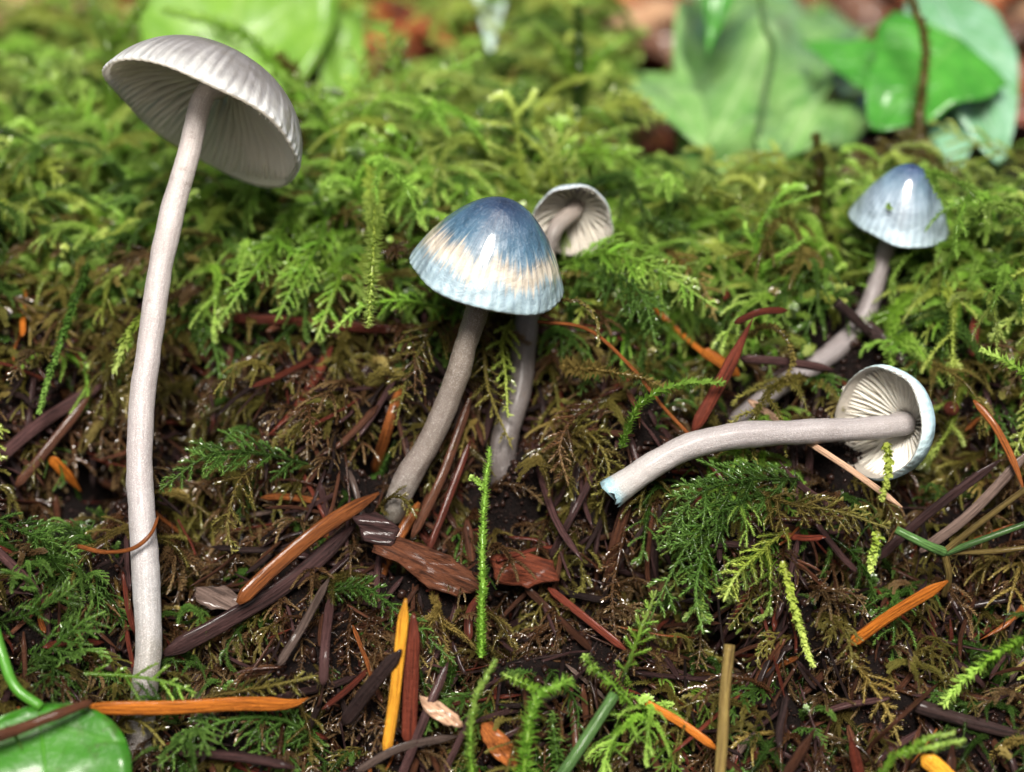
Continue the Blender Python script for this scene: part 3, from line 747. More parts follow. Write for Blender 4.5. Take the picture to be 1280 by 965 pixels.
# ------------------------------------------------------------------ needles, twigs, stalks
def prof_r(kind, t):
    if kind == 'needle': return np.minimum(1, np.minimum(t * 9 + .35, (1 - t) * 6 + .18))
    if kind == 'point': return np.minimum(1, (t * 7 + .3)) * np.minimum(1, (1 - t) * 2.6 + .04)
    if kind == 'twig': return (1 - .25 * t + .05 * np.sin(t * 13)) * np.minimum(1, (1 - t) * 9 + .4)
    return 1 + 0 * t
def bar(name, pts, wpx, mat, kind='needle', flat=.42, n=26, k=10, wob=.10, seed=0, ref=None):
    """a needle, twig or stalk through world points; wpx is its width in photo pixels"""
    c = catmull(pts, n); t = np.linspace(0, 1, n); wpx = wpx * (.84 if kind != 'stalk' else .78)
    V, Fc, lv = tube(c, prof_r(kind, t) * wpx / 200, k, flat=flat, ref=ref if ref is not None else tuple(F * .9 + U * .3), wob=wob * .5, seed=seed)
    if kind in ('needle', 'point'):             # groove along the middle of a conifer needle
        T, A, B = frames(c, ref if ref is not None else tuple(F * .9 + U * .3))
        V = V.reshape(n, k, 3); q = k // 4
        for j in (q, 3 * q + (1 if k % 4 else 0)):
            if j < k: V[:, j] += (c - V[:, j]) * .38
        V = V.reshape(-1, 3)
    b = np.array(pts[0])
    return link(name, make_mesh(name, V - b, Fc, mat, {'lv': lv}), None, pts[0])
def hero_bar(name, label, cat, pxpts, wpx, mat, kind='needle', dd=None, clear=.45, group=None, block=True, **kw):
    pts = []
    for i, p in enumerate(pxpts):
        d = dd[i] if dd else (p[2] if len(p) > 2 else None)
        pts.append(P(p[0], p[1], d) if d is not None else G(p[0], p[1], clear))
    o = bar(name, pts, wpx, LIT[mat] if isinstance(mat, str) else mat, kind, seed=len(label), **kw)
    tag(o, label, cat, group)
    if block:
        c = catmull(pts, max(3, int(math.dist(pts[0], pts[-1]) * 4)))
        for q in c:
            px, py = pix(q); HERO.append((px, py, wpx * .5 + 3, (Vector(q) - CAM).dot(F) - D))
    return o
NG = 'fallen conifer needles on the bank'
hb = hero_bar
hb('conifer_needle', 'long amber needle slanting up to the foot of the banded mushroom', 'needle', [(297, 754), (340, 712), (400, 662), (474, 616)], 23, 'amber', 'needle', dd=[-1.25, -1.1, -.9, -.6], group=NG)
hb('conifer_needle', 'thick blackish needle lying just under the slanting amber one', 'needle', [(205, 818), (290, 772), (370, 722), (445, 655)], 27, 'purple', 'needle', dd=[-1.2, -1.05, -.8, -.45], group=NG)
hb('conifer_needle', 'long bright orange needle lying level across the foot of the tall stem', 'needle', [(95, 885), (200, 885), (300, 880), (362, 880), (386, 872)], 22, 'orange', 'point', dd=[-2.15, -2.1, -2.0, -1.9, -1.88], group=NG)
hb('conifer_needle', 'upright orange yellow needle with pale blunt tip near the bottom centre', 'needle', [(482, 946), (492, 880), (500, 810), (507, 748)], 16, 'yellow', 'needle', dd=[-1.9, -1.95, -2.0, -2.05], group=NG)
hb('conifer_needle', 'upright dull red needle right beside the orange yellow one', 'needle', [(511, 930), (513, 870), (517, 766)], 22, 'red', 'needle', dd=[-1.8, -1.85, -1.9], group=NG)
hb('conifer_needle', 'blackish needle crossing behind the upright orange yellow one', 'needle', [(430, 905), (462, 860), (502, 812)], 21, 'black', 'needle', dd=[-1.8, -1.95, -2.08], group=NG)
hb('conifer_needle', 'tilted orange needle with rounded tip on the brown moss at right', 'needle', [(1062, 806), (1115, 768), (1185, 726)], 19, 'orange', 'needle', dd=[-1.1, -1.35, -1.6], group=NG)
hb('conifer_needle', 'bright yellow orange needle tip at the bottom right edge', 'needle', [(1210, 1005), (1180, 968), (1152, 944)], 26, 'yellow', 'needle', dd=[-2.3, -2.3, -2.35], group=NG)
hb('conifer_needle', 'orange needle lying under the olive stalk at the bottom', 'needle', [(800, 875), (850, 903), (898, 938)], 13, 'orange', 'needle', dd=[-1.7, -1.8, -1.9], group=NG)
hb('conifer_needle', 'long reddish needle lying level under the green moss fringe', 'needle', [(282, 398), (350, 400), (430, 408), (512, 413)], 16, 'red', 'needle', clear=.6, group=NG)
hb('conifer_needle', 'pointed dark red needle standing above the toppled stem', 'needle', [(866, 540), (905, 470), (942, 396)], 20, 'red', 'point', dd=[-.2, -.25, -.3], group=NG)
hb('conifer_needle', 'short red needle joining the top of the dark red one', 'needle', [(918, 404), (950, 390), (985, 388)], 11, 'red', 'needle', dd=[-.2, -.25, -.1], group=NG)
hb('conifer_needle', 'orange flat needle lying behind the dark red needle', 'needle', [(878, 438), (900, 452), (925, 470)], 18, 'orange', 'needle', dd=[.3, .3, .3], group=NG)
hb('conifer_needle', 'curved thin orange needle at the right edge above the forked stem', 'needle', [(1217, 500), (1245, 535), (1268, 580), (1284, 625)], 11, 'amber', 'point', dd=[-.6, -.7, -.75, -.8], group=NG)
hb('conifer_needle', 'amber needle standing behind the foot of the banded mushroom', 'needle', [(468, 592), (485, 535), (503, 480)], 17, 'amber', 'needle', clear=.25, group=NG)
hb('conifer_needle', 'short bright orange needle in the dark hollow left of the tall stem', 'needle', [(62, 571), (80, 590), (102, 615)], 18, 'orange', 'point', clear=.4, group=NG)
hb('conifer_needle', 'small upright orange needle at the far left moss', 'needle', [(28, 420), (29, 390), (30, 360)], 10, 'orange', 'needle', clear=.6, group=NG)
hb('conifer_needle', 'pale pinkish straw lying under the toppled cap', 'needle', [(1000, 546), (1060, 585), (1128, 634)], 10, 'straw', 'needle', dd=[-.45, -1.0, -1.3], group=NG)
hb('conifer_needle', 'short pale straw behind the toppled stem', 'needle', [(935, 500), (965, 520), (1005, 552)], 11, 'straw', 'point', dd=[-.1, -.2, -.4], group=NG)
hb('conifer_needle', 'long dark brown needle leaning behind the stem of the banded mushroom', 'needle', [(515, 672), (555, 590), (590, 490)], 14, 'brown', 'needle', dd=[-.35, -.2, .05], group=NG)
hb('conifer_needle', 'dark red needle lying parallel right of the dark brown one', 'needle', [(535, 690), (562, 620), (588, 550)], 11, 'red', 'needle', dd=[-.5, -.35, -.15], group=NG)
hb('conifer_needle', 'thin red stalk running under the toppled stem', 'needle', [(872, 560), (895, 590), (925, 622)], 6, 'red', 'needle', dd=[-.4, -.45, -.55], group=NG)
hb('conifer_needle', 'purple brown needle standing left of the toppled foot', 'needle', [(688, 697), (715, 645), (745, 588)], 11, 'purple', 'needle', clear=.5, group=NG)
hb('conifer_needle', 'thick purple brown needle at the left edge slanting up', 'needle', [(-20, 590), (50, 530), (132, 478)], 20, 'purple', 'needle', clear=.4, group=NG)
hb('conifer_needle', 'dark brown needle crossing below the purple one at left', 'needle', [(20, 608), (60, 560), (112, 495)], 15, 'brown', 'needle', clear=.5, group=NG)
hb('conifer_needle', 'brown needle slanting down right of the bark flake', 'needle', [(655, 733), (700, 775), (745, 818)], 12, 'brown', 'needle', clear=.35, group=NG)
hb('conifer_needle', 'reddish needle lying parallel above the one right of the flake', 'needle', [(685, 735), (735, 775), (785, 815)], 12, 'red', 'needle', clear=.35, group=NG)
hb('conifer_needle', 'curved dark red needle standing on the dark soil below the bark flake', 'needle', [(586, 802), (588, 765), (614, 726)], 13, 'red', 'point', clear=.5, group=NG)
hb('conifer_needle', 'thin red needle standing in the dark moss at lower right', 'needle', [(950, 755), (965, 810), (981, 872)], 5, 'red', 'needle', clear=.5, group=NG)
hb('conifer_needle', 'thin brown needle slanting above the blackish stick', 'needle', [(1082, 938), (1125, 897), (1172, 855)], 7, 'brown', 'needle', clear=.6, group=NG)
hb('conifer_needle', 'grey purple needle slanting up left of the upright yellow one', 'needle', [(348, 832), (380, 780), (412, 722)], 12, 'grey', 'needle', clear=.5, group=NG)
hb('conifer_needle', 'grey brown needle hanging straight down beside the grey purple one', 'needle', [(404, 856), (407, 800), (414, 742)], 14, 'purple', 'needle', clear=.45, group=NG)
hb('conifer_needle', 'dark brown pointed needle at the bottom right of the olive stalk', 'needle', [(975, 980), (998, 945), (1020, 908)], 17, 'brown', 'point', dd=[-2., -2.05, -2.1], group=NG)
hb('conifer_needle', 'red brown needle standing at the bottom edge', 'needle', [(1078, 985), (1070, 950), (1062, 918)], 16, 'red', 'point', dd=[-2., -2.05, -2.1], group=NG)
hb('conifer_needle', 'shiny purple needle slanting at the bottom edge below the yellow one', 'needle', [(496, 985), (528, 905), (560, 828)], 13, 'purple', 'needle', dd=[-1.9, -1.9, -1.75], group=NG)
hb('conifer_needle', 'pale grey needle lying near level at the bottom edge', 'needle', [(445, 965), (500, 935), (572, 920)], 13, 'grey', 'needle', dd=[-2., -1.95, -1.8], group=NG)
hb('conifer_needle', 'second shiny purple needle at the bottom edge right of the first', 'needle', [(545, 985), (570, 935), (590, 890)], 10, 'purple', 'needle', dd=[-1.9, -1.9, -1.85], group=NG)
hb('conifer_needle', 'wet brown needle running up to the right from the forked stem', 'needle', [(1095, 700), (1165, 638), (1250, 575)], 15, 'purple', 'needle', dd=[-.7, -.8, -.85], group=NG)
hb('conifer_needle', 'grey wet needle behind the forked stem near the right edge', 'needle', [(1150, 690), (1215, 640), (1290, 560)], 17, 'grey', 'needle', dd=[-.5, -.6, -.6], group=NG)
hb('conifer_needle', 'thin dark needle hanging right of the toppled cap', 'needle', [(1228, 450), (1235, 500), (1262, 570)], 8, 'purple', 'needle', clear=.5, group=NG)
hb('conifer_needle', 'dull red needle tip at the right among the moss', 'needle', [(1215, 445), (1218, 415), (1220, 385)], 16, 'red', 'point', clear=.7, group=NG)
hb('conifer_needle', 'dull red blurred needle left of the upright dark moss stalk', 'needle', [(905, 375), (918, 348), (936, 310)], 15, 'red', 'point', clear=.9, group=NG)
hb('conifer_needle', 'orange thin needle above the dark red needle', 'needle', [(818, 385), (860, 425), (905, 460)], 8, 'orange', 'needle', clear=.8, group=NG)
hb('conifer_needle', 'small upright red twig tip right of the small upturned cap', 'needle', [(754, 268), (757, 235), (759, 208)], 11, 'red', 'needle', clear=.9, group=NG)
hb('conifer_needle', 'small orange needle low on the moss right of the upturned cap', 'needle', [(768, 290), (775, 268), (772, 250)], 13, 'orange', 'needle', clear=.8, group=NG)
hb('conifer_needle', 'purple needle lying level behind the toppled stem', 'needle', [(925, 448), (980, 452), (1042, 462)], 14, 'purple', 'needle', dd=[.1, .1, .15], group=NG)
hb('conifer_needle', 'long thin reddish needle at the left edge under the round hollow', 'needle', [(-10, 625), (60, 630), (130, 628)], 9, 'red', 'needle', clear=.4, group=NG)
hb('conifer_needle', 'orange needle behind the slanting stem of the banded mushroom', 'needle', [(540, 405), (552, 390), (560, 378)], 14, 'orange', 'needle', clear=.5, group=NG)
hb('dark_twig', 'short black twig with blunt end in front of the small blue mushroom stem', 'twig', [(1046, 378), (1065, 395), (1088, 418)], 17, 'black', 'twig', dd=[.5, .6, .7], flat=.9)
hb('dark_twig', 'black flat twig pointing down right behind the blunt one', 'twig', [(1082, 408), (1108, 428), (1134, 455)], 24, 'black', 'twig', dd=[.75, .7, .6], flat=.6)
hb('dark_twig', 'blackish shiny stick lying level near the lower right edge', 'twig', [(1145, 882), (1210, 902), (1295, 925)], 22, 'black', 'twig', dd=[-1.7, -1.75, -1.75], flat=.9)
hb('dark_twig', 'brown rough twig lying across the round green leaf', 'twig', [(-30, 930), (40, 905), (80, 890), (115, 877)], 17, 'brown', 'twig', dd=[-2.95, -2.75, -2.65, -2.5], flat=.9, wob=.3)
hb('dark_twig', 'thin brown rootlet wrapping across the tall stem', 'rootlet', [(98, 683), (130, 690), (165, 686), (188, 668), (198, 645)], 7, 'amber', 'twig', dd=[-1.15, -1.25, -1.42, -1.4, -1.2], flat=.9)
hb('green_stalk', 'smooth bluish green stalk rising from the bottom edge', 'stalk', [(690, 985), (725, 935), (768, 868)], 18, 'green', 'stalk', dd=[-2.3, -2.2, -2.0], flat=1)
hb('olive_stalk', 'upright olive brown stalk with blunt top at the bottom', 'stalk', [(898, 985), (903, 925), (906, 870), (912, 806)], 17, 'stalk', 'stalk', dd=[-2.3, -2.2, -2.1, -2.0], flat=1)
hb('thin_red_stalk', 'thin stalk green at one end curving down red above the toppled stem', 'stalk', [(672, 402), (735, 412), (790, 460), (830, 510), (866, 548)], 6, 'amber', 'stalk', dd=[-.5, -.4, -.35, -.4, -.4], flat=1)
hb('thin_plant', 'thin green plant stem with a node rising before the glossy leaves', 'stem', [(945, 215), (950, 150), (966, 65), (955, 30), (948, -30)], 11, 'green', 'stalk', dd=[4.3, 4.4, 4.5, 4.5, 4.6], flat=1, block=False)
fs = empty('forked_green_stem', P(1180, 690, -1.1)); tag(fs, 'thin green brown stem forking into several runners at the right edge', 'stem')
for pts, w_, mt in (([(1180, 690, -1.1), (1230, 650, -1.2), (1290, 605, -1.25)], 9, 'stalk'), ([(1180, 692, -1.1), (1235, 672, -1.15), (1290, 652, -1.15)], 9, 'green'),
                    ([(1180, 690, -1.1), (1230, 690, -1.0), (1290, 684, -1.)], 8, 'stalk'), ([(1180, 690, -1.1), (1160, 682, -1.2), (1120, 662, -1.15)], 13, 'green'), ([(1180, 690, -1.1), (1186, 720, -.95), (1180, 745, -.7)], 10, 'stalk')):
    c = catmull([P(*p) for p in pts], 18); V, Fc, lv = tube(c, np.linspace(w_, w_ * .8, 18) / 200, 8)
    link('runner', make_mesh('runner', V - np.array(fs.location), Fc, LIT[mt], {'lv': lv}), fs)

def slab(name, label, cat, outline, d, thick, mat, seed=0):
    """an irregular flake of bark: outline in photo pixels, stands at depth d with real thickness"""
    rs = random.Random(seed); pts = []
    m = len(outline)
    for i in range(m):
        a, b = Vector(outline[i]), Vector(outline[(i + 1) % m])
        for k in range(4):
            p = a.lerp(b, k / 4) + Vector((rs.uniform(-1.6, 1.6), rs.uniform(-1.6, 1.6))); pts.append(p)
    cx = sum(p.x for p in pts) / len(pts); cy = sum(p.y for p in pts) / len(pts); n = len(pts)
    V = []; lv = []
    o0 = P(cx, cy, d)
    dirv = (Vector(outline[m // 2]) - Vector(outline[0])).normalized()
    for layer, (sc_, dz) in enumerate(((.0, -thick), (.2, -thick), (.4, -thick), (.6, -thick), (.8, -thick), (.94, -thick * .95), (1.0, -thick * .6), (1.0, .0), (.9, thick * .4), (0, thick * .5))):
        for i, p in enumerate(pts):
            q = Vector((cx, cy)).lerp(p, sc_); z = dz + .10 * noise.noise(Vector((q.x * .02, q.y * .05, seed)))
            dd = d + z + (q.y - cy) * -.004
            V.append(P(q.x, q.y, dd) - o0); al = (q - Vector((cx, cy))).dot(dirv) / 100; ac = (q - Vector((cx, cy))).dot(Vector((-dirv.y, dirv.x))) / 100
            lv.append((al, ac, z))
    Fc = [[l * n + i, l * n + (i + 1) % n, (l + 1) * n + (i + 1) % n, (l + 1) * n + i] for l in range(9) for i in range(n)]
    o = link(name, make_mesh(name, V, Fc, mat, {'lv': lv}), None, o0); tag(o, label, cat)
    HERO.append((cx, cy, 30, d)); return o
BARK = wet_mat('wet_bark', (.13, .045, .02), (.035, .012, .007), coat=.12, rough=.6)
BARK2 = wet_mat('red_bark', (.16, .04, .018), (.06, .015, .008), coat=.1, rough=.6)
slab('bark_flake', 'long brown flake of bark lying below the banded mushroom foot', 'bark', [(470, 668), (500, 672), (555, 690), (590, 715), (606, 738), (570, 745), (535, 735), (500, 705), (465, 690)], -.85, .1, BARK, 1)
slab('bark_flake', 'reddish chunk of bark behind the thin upright moss shoot', 'bark', [(610, 695), (650, 688), (690, 700), (700, 725), (660, 735), (620, 728)], -.55, .15, BARK2, 2)
slab('bark_flake', 'small dark flake above the long brown one', 'bark', [(440, 645), (470, 640), (500, 660), (490, 685), (455, 675)], -.7, .1, LIT['purple'], 3)
slab('bark_flake', 'tan brown bark scrap in the hollow right of the tall stem', 'bark', [(243, 735), (280, 732), (302, 745), (300, 765), (262, 762), (245, 752)], -.75, .1, LIT['grey'], 4)
slab('bark_flake', 'pale orange splinter near the bottom right of the upright red needle', 'splinter', [(524, 868), (540, 872), (575, 895), (578, 910), (556, 905), (530, 890)], -1.85, .08, LIT['straw'], 5)
slab('bark_flake', 'orange brown scrap at the bottom between two green shoots', 'bark', [(600, 905), (615, 900), (650, 940), (645, 965), (620, 950), (602, 925)], -1.8, .1, LIT['amber'], 6)
def ball(label, px, py, d, r, mat, name='round_berry'):
    V, Fc = [], []
    for i in range(13):
        for j in range(20):
            a = math.pi * i / 12; b = 2 * math.pi * j / 20; k = r * (1 + .08 * noise.noise(Vector((math.cos(b) * 2, math.sin(b) * 2, a * 2))))
            V.append((k * math.sin(a) * math.cos(b), k * math.sin(a) * math.sin(b), k * math.cos(a)))
    for i in range(12):
        for j in range(20): Fc.append([i * 20 + j, (i + 1) * 20 + j, (i + 1) * 20 + (j + 1) % 20, i * 20 + (j + 1) % 20])
    o = link(name, make_mesh(name, V, Fc, mat, {'lv': [v for v in V]}), None, P(px, py, d)); tag(o, label, 'berry'); HERO.append((px, py, r * 100, d)); return o
ball('round reddish brown berry right of the toppled cap', 1189, 511, .1, .10, LIT['red'])
ball('tiny shiny black berry on the moss right of the small blue mushroom stem', 1146, 378, 1.1, .07, LIT['black'])
ball('tiny black berry on the edge of the round green leaf', 152, 955, -2.6, .05, LIT['black'])

# ------------------------------------------------------------------ moss one can pick out
def hero_pts(pxpts, clear):
    return [P(*p) if len(p) > 2 else G(p[0], p[1], clear) for p in pxpts]
def block_curve(pts, r):
    for q in catmull(pts, 8):
        px, py = pix(q); HERO.append((px, py, r, (Vector(q) - CAM).dot(F) - D))
def hero_bristle(label, pxpts, pal, clear=.8, leafL=.11, w=.018, rows=5, spacing=.03, spread=.95, curl=.8, taper=.7, seed=0, t0=.35, stem=.02, name='bristly_moss_shoot', block=True, group='moss shoots standing out of the bank'):
    pts = hero_pts(pxpts, clear); c = catmull(pts, 30); rs = np.random.RandomState(seed + 100)
    c[1:-1] += (rs.rand(28, 3) - .5) * .02
    root = empty(name, pts[0]); b = np.array(pts[0])
    lm = MB(); leaves_along(lm, c, leafL * 1.3, w * 1.35, spacing, rows, spread, curl, t0, 1, taper=taper, rs=rs)
    lo = link('leaves', lm.mesh('leaves', MOSS[pal], b), root); lo['kind'] = 'stuff'
    sm = MB(); thin_stem(sm, c, stem, stem * .5, t0, 1, 6); link('stem', sm.mesh('stem', MOSS[pal], b), root)
    tag(root, label, 'moss shoot', group)
    if block: block_curve(pts, 12)
    return root
def hero_feather(label, pxpts, pal, bpx, clear=.7, seed=0, name='feather_moss_frond', up=None, block=True, **kw):
    pts = hero_pts(pxpts, clear); c = catmull(pts, 26); rs = np.random.RandomState(seed + 300)
    N = np.array(up if up is not None else (-F * .8 + U * .6)); N = N / np.linalg.norm(N)
    sm, brs = feather(c, N, bpx / 100, rs, **kw)
    root = empty(name, pts[0]); b = np.array(pts[0])
    link('main_stem', sm.mesh('main_stem', MOSS[pal], b), root)
    for m, p in brs: 
        br = link('branch', m.mesh('branch', MOSS[pal], p), root); br.location = Vector(p - b)
    tag(root, label, 'moss frond', 'moss fronds spreading over the bank')
    if block: block_curve(pts, 14)
    return root
HB, HF = hero_bristle, hero_feather
HB('bristly yellow green moss shoot hanging straight down left of the banded cap', [(468, 200, 1.2), (467, 260, .2), (466, 330, -.2), (460, 408, -.3)], 'yellow', leafL=.13, spread=.9, curl=.7, seed=1)
HB('thin bright green upright moss shoot below the hidden stem foot', [(601, 822, -1.5), (603, 740, -1.45), (604, 650, -1.3), (612, 560, -1.2)], 'bright', leafL=.075, w=.018, spacing=.026, rows=6, spread=.85, curl=.3, seed=2, t0=.45, stem=.03)
HB('tiny side shoot on the thin upright green one', [(604, 610, -1.28), (595, 600, -1.28), (588, 596, -1.27)], 'bright', leafL=.045, w=.018, spacing=.025, rows=4, spread=.5, curl=.2, seed=3, t0=.6)
HB('pointed bright green moss shoot at the bottom edge, curving right', [(592, 985, -2.2), (588, 925, -2.2), (596, 870, -2.1), (619, 826, -2.)], 'bright', leafL=.085, w=.02, spacing=.028, spread=.7, curl=.4, seed=4, t0=.5)
HB('bushy bright green moss shoot at the bottom edge whose top bends right', [(655, 995, -2.3), (658, 930, -2.3), (670, 875, -2.2), (714, 848, -2.1)], 'bright', leafL=.15, w=.026, spacing=.032, rows=5, spread=.9, curl=.6, seed=5, t0=.5, stem=.035)
HB('side shoot of bright green moss reaching left near the bottom', [(672, 862, -2.1), (650, 852, -2.), (628, 842, -1.95)], 'bright', leafL=.07, seed=6, t0=.3)
HB('dark green bristly moss shoot at the bottom just right of the bushy one', [(700, 985, -1.8), (695, 940, -1.85), (690, 890, -1.85)], 'deep', leafL=.11, seed=7, t0=.3)
HB('pale green scaly moss strand hanging below the moss spray', [(978, 702, -1.5), (990, 750, -1.55), (1000, 785, -1.6), (1016, 832, -1.6)], 'yellow', leafL=.075, w=.022, spacing=.026, rows=6, spread=.7, curl=.2, seed=8, t0=.25, stem=.035)
HB('small pale scaly moss strand hanging in front of the toppled cap', [(1107, 553, -1.55), (1111, 585, -1.55), (1103, 625, -1.55)], 'yellow', leafL=.07, w=.024, spacing=.026, rows=6, spread=.7, curl=.2, seed=9, t0=.3, stem=.035)
HB('short pale scaly strand below the one before the toppled cap', [(1098, 665, -1.5), (1092, 690, -1.5), (1087, 712, -1.5)], 'yellow', leafL=.07, w=.026, spacing=.026, rows=6, spread=.7, curl=.2, seed=10, t0=.3, stem=.04)
HB('upright olive moss stalk before the veined leaf', [(1152, 200, 3.1), (1150, 140, 3.2), (1157, 60, 3.2), (1140, 0, 3.2), (1125, -25, 3.2)], 'gold', leafL=.11, w=.024, spacing=.028, rows=7, spread=.8, curl=.4, seed=11, t0=.2, stem=.06, block=False)
HB('upright dark moss stalk with tufted tip left of the small blue cap', [(1045, 345, 2.0), (1020, 265, 2.2), (1024, 215, 2.2), (1020, 168, 2.2)], 'olive', leafL=.12, w=.026, spacing=.026, rows=7, spread=.85, curl=.4, seed=12, t0=.1, stem=.06)
HB('curved bright green bristly shoot above the toppled foot', [(775, 560, -.7), (800, 505, -.7), (850, 480, -.6), (905, 478, -.45)], 'bright', leafL=.09, w=.018, spread=.75, curl=.5, seed=13, t0=.1)
HB('golden olive bristly shoot lying level right of the hidden stem', [(700, 458, .0), (745, 462, -.3), (800, 472, -.4), (850, 490, -.4)], 'gold', leafL=.12, w=.018, spread=.9, curl=.7, seed=14, t0=0)
HB('wet green shoot arching right from under the banded cap', [(690, 375, -.3), (725, 378, -.45), (745, 400, -.45), (748, 432, -.4)], 'olive', leafL=.05, w=.015, spacing=.025, rows=4, spread=.4, curl=.2, seed=15, t0=.3)
HB('bright green bristly shoot entering from the right edge', [(1300, 478, -.6), (1265, 455, -.5), (1228, 437, -.35)], 'bright', leafL=.11, spread=.8, curl=.5, seed=16, t0=.3)
HB('green bristly shoot running to the lower right edge', [(1300, 790, -2.), (1250, 815, -2.), (1205, 850, -1.9), (1180, 880, -1.8)], 'bright', leafL=.12, spread=.75, curl=.5, seed=17, t0=.1)
HB('fresh green shoot standing at the bottom right beside the yellow needle', [(1090, 985, -2.5), (1120, 945, -2.5), (1160, 935, -2.5), (1205, 925, -2.5)], 'bright', leafL=.07, w=.02, rows=5, spread=.6, curl=.3, seed=18, t0=.2)
HB('second fresh shoot above the one beside the yellow needle', [(1130, 945, -2.5), (1155, 925, -2.5), (1192, 915, -2.5)], 'bright', leafL=.07, w=.02, rows=5, spread=.6, curl=.3, seed=19, t0=.3)
HB('long green bristly shoot drooping from the small blue cap side of the bank', [(1280, 262, .9), (1230, 255, 1.1), (1190, 250, 1.5)], 'bright', leafL=.09, spread=.6, curl=.3, seed=20, t0=.3)
HB('curving pale green shoot above the toppled stem near the top of the needle', [(850, 235, 1.3), (900, 240, 1.), (935, 262, .9)], 'yellow', leafL=.08, spread=.6, curl=.3, seed=21, t0=.2)
HB('green hooked shoot right of the green stalk', [(790, 880, -1.9), (760, 850, -1.95), (740, 835, -1.95), (732, 820, -1.95)], 'bright', leafL=.10, seed=22, t0=.3)
HB('small yellow green strand hanging beside the tall stem', [(185, 385, .1), (160, 420, -.1), (143, 462, -.1)], 'yellow', leafL=.10, w=.022, spread=.45, curl=.2, seed=23, t0=.2)
HB('long green shoot hanging at the left below the tall cap', [(110, 330, .7), (85, 400, .1), (65, 460, -.1), (48, 515, -.2)], 'deep', leafL=.08, w=.02, spread=.6, curl=.3, seed=24, t0=.3)
HB('curled olive shoot arching over the cavity right of the dark red needle', [(920, 425, .2), (965, 408, .0), (990, 440, -.1), (982, 480, 0)], 'olive', leafL=.07, spread=.6, curl=.4, seed=25, t0=.3)

# upright tufts rising before the forest floor
for lab_, pts_, pal_, kind_, bp_ in (
    ('tall fuzzy green tuft standing at the top just left of centre', [(500, 190, 2.8), (500, 130, 3.), (490, 75, 3.1), (478, 25, 3.2)], 'bright', 'F', 46),
    ('green plume leaning right beside the tall fuzzy tuft', [(520, 190, 2.6), (535, 130, 2.8), (560, 90, 2.9), (600, 70, 3.)], 'bright', 'F', 40),
    ('short green plume behind the banded cap in the middle bank', [(590, 220, 2.4), (600, 170, 2.5), (625, 130, 2.6), (660, 105, 2.7)], 'deep', 'F', 44),
    ('tall upright green tuft rising right of the white glinting leaf', [(722, 190, 3.2), (722, 130, 3.3), (724, 60, 3.4), (722, 12, 3.4)], 'deep', 'B', .17),
    ('arm of the tall tuft reaching left below the top edge', [(722, 105, 3.3), (700, 60, 3.3), (668, 25, 3.3)], 'bright', 'B', .13),
    ('arm of the tall tuft reaching right below the top edge', [(724, 100, 3.3), (750, 70, 3.3), (785, 45, 3.3)], 'bright', 'B', .13),
    ('yellow green plume arching right toward the small glossy leaf', [(690, 200, 2.8), (730, 150, 2.9), (780, 130, 2.9), (830, 150, 2.8)], 'yellow', 'F', 44),
    ('long plume drooping right above the small upturned cap', [(660, 215, 2.2), (720, 190, 2.2), (780, 195, 2.1), (830, 235, 1.9)], 'bright', 'F', 46),
    ('upright scaly moss plume at the upper left corner', [(150, 200, 2.8), (140, 130, 3.), (135, 60, 3.1), (110, -10, 3.2)], 'bright', 'B', .17),
    ('arm of the corner plume bending right above the tall cap', [(140, 60, 3.1), (165, 25, 3.1), (185, -5, 3.1)], 'bright', 'B', .14),
    ('green plume reaching left toward the upper left corner', [(140, 210, 2.6), (100, 150, 2.7), (60, 100, 2.8), (10, 75, 2.9)], 'bright', 'F', 50),
    ('beaded green shoot arching behind the top of the tall cap', [(380, 130, 2.6), (345, 80, 2.9), (290, 35, 3.), (205, 12, 3.1)], 'bright', 'B', .13),
    ('dark stemmed tuft right of the tall cap', [(375, 190, 2.6), (372, 140, 2.7), (368, 95, 2.8), (350, 70, 2.8)], 'olive', 'B', .16),
    ('green plume right of the tall cap leaning left', [(440, 220, 2.4), (420, 160, 2.5), (390, 120, 2.6), (350, 95, 2.6)], 'bright', 'F', 42),
    ('broad green plume between the tall cap and the centre tufts', [(470, 215, 2.2), (450, 165, 2.4), (455, 110, 2.5), (440, 60, 2.6)], 'bright', 'F', 44),
    ('green plume arching over the hanging bristly shoot', [(540, 240, 1.8), (500, 190, 1.9), (450, 190, 1.8), (400, 235, 1.5)], 'bright', 'F', 48),
    ('shaggy plume arching left of the small blue cap', [(1000, 230, 2.6), (960, 205, 2.7), (910, 215, 2.6), (870, 250, 2.4)], 'yellow', 'F', 40),
    ('shaggy olive plume behind the small blue cap', [(1200, 240, 2.4), (1160, 195, 2.6), (1110, 180, 2.7), (1060, 205, 2.6)], 'olive', 'F', 44)):
    sd_ = len(lab_) * 3 + bp_ * 0
    if kind_ == 'F': HF(lab_, pts_, pal_, bp_, seed=int(sd_), sub=True, block=False, name='moss_plume')
    else: HB(lab_, pts_, pal_, leafL=bp_, w=.024, spread=.8, curl=.5, seed=int(sd_), t0=.25, stem=.035, block=False)
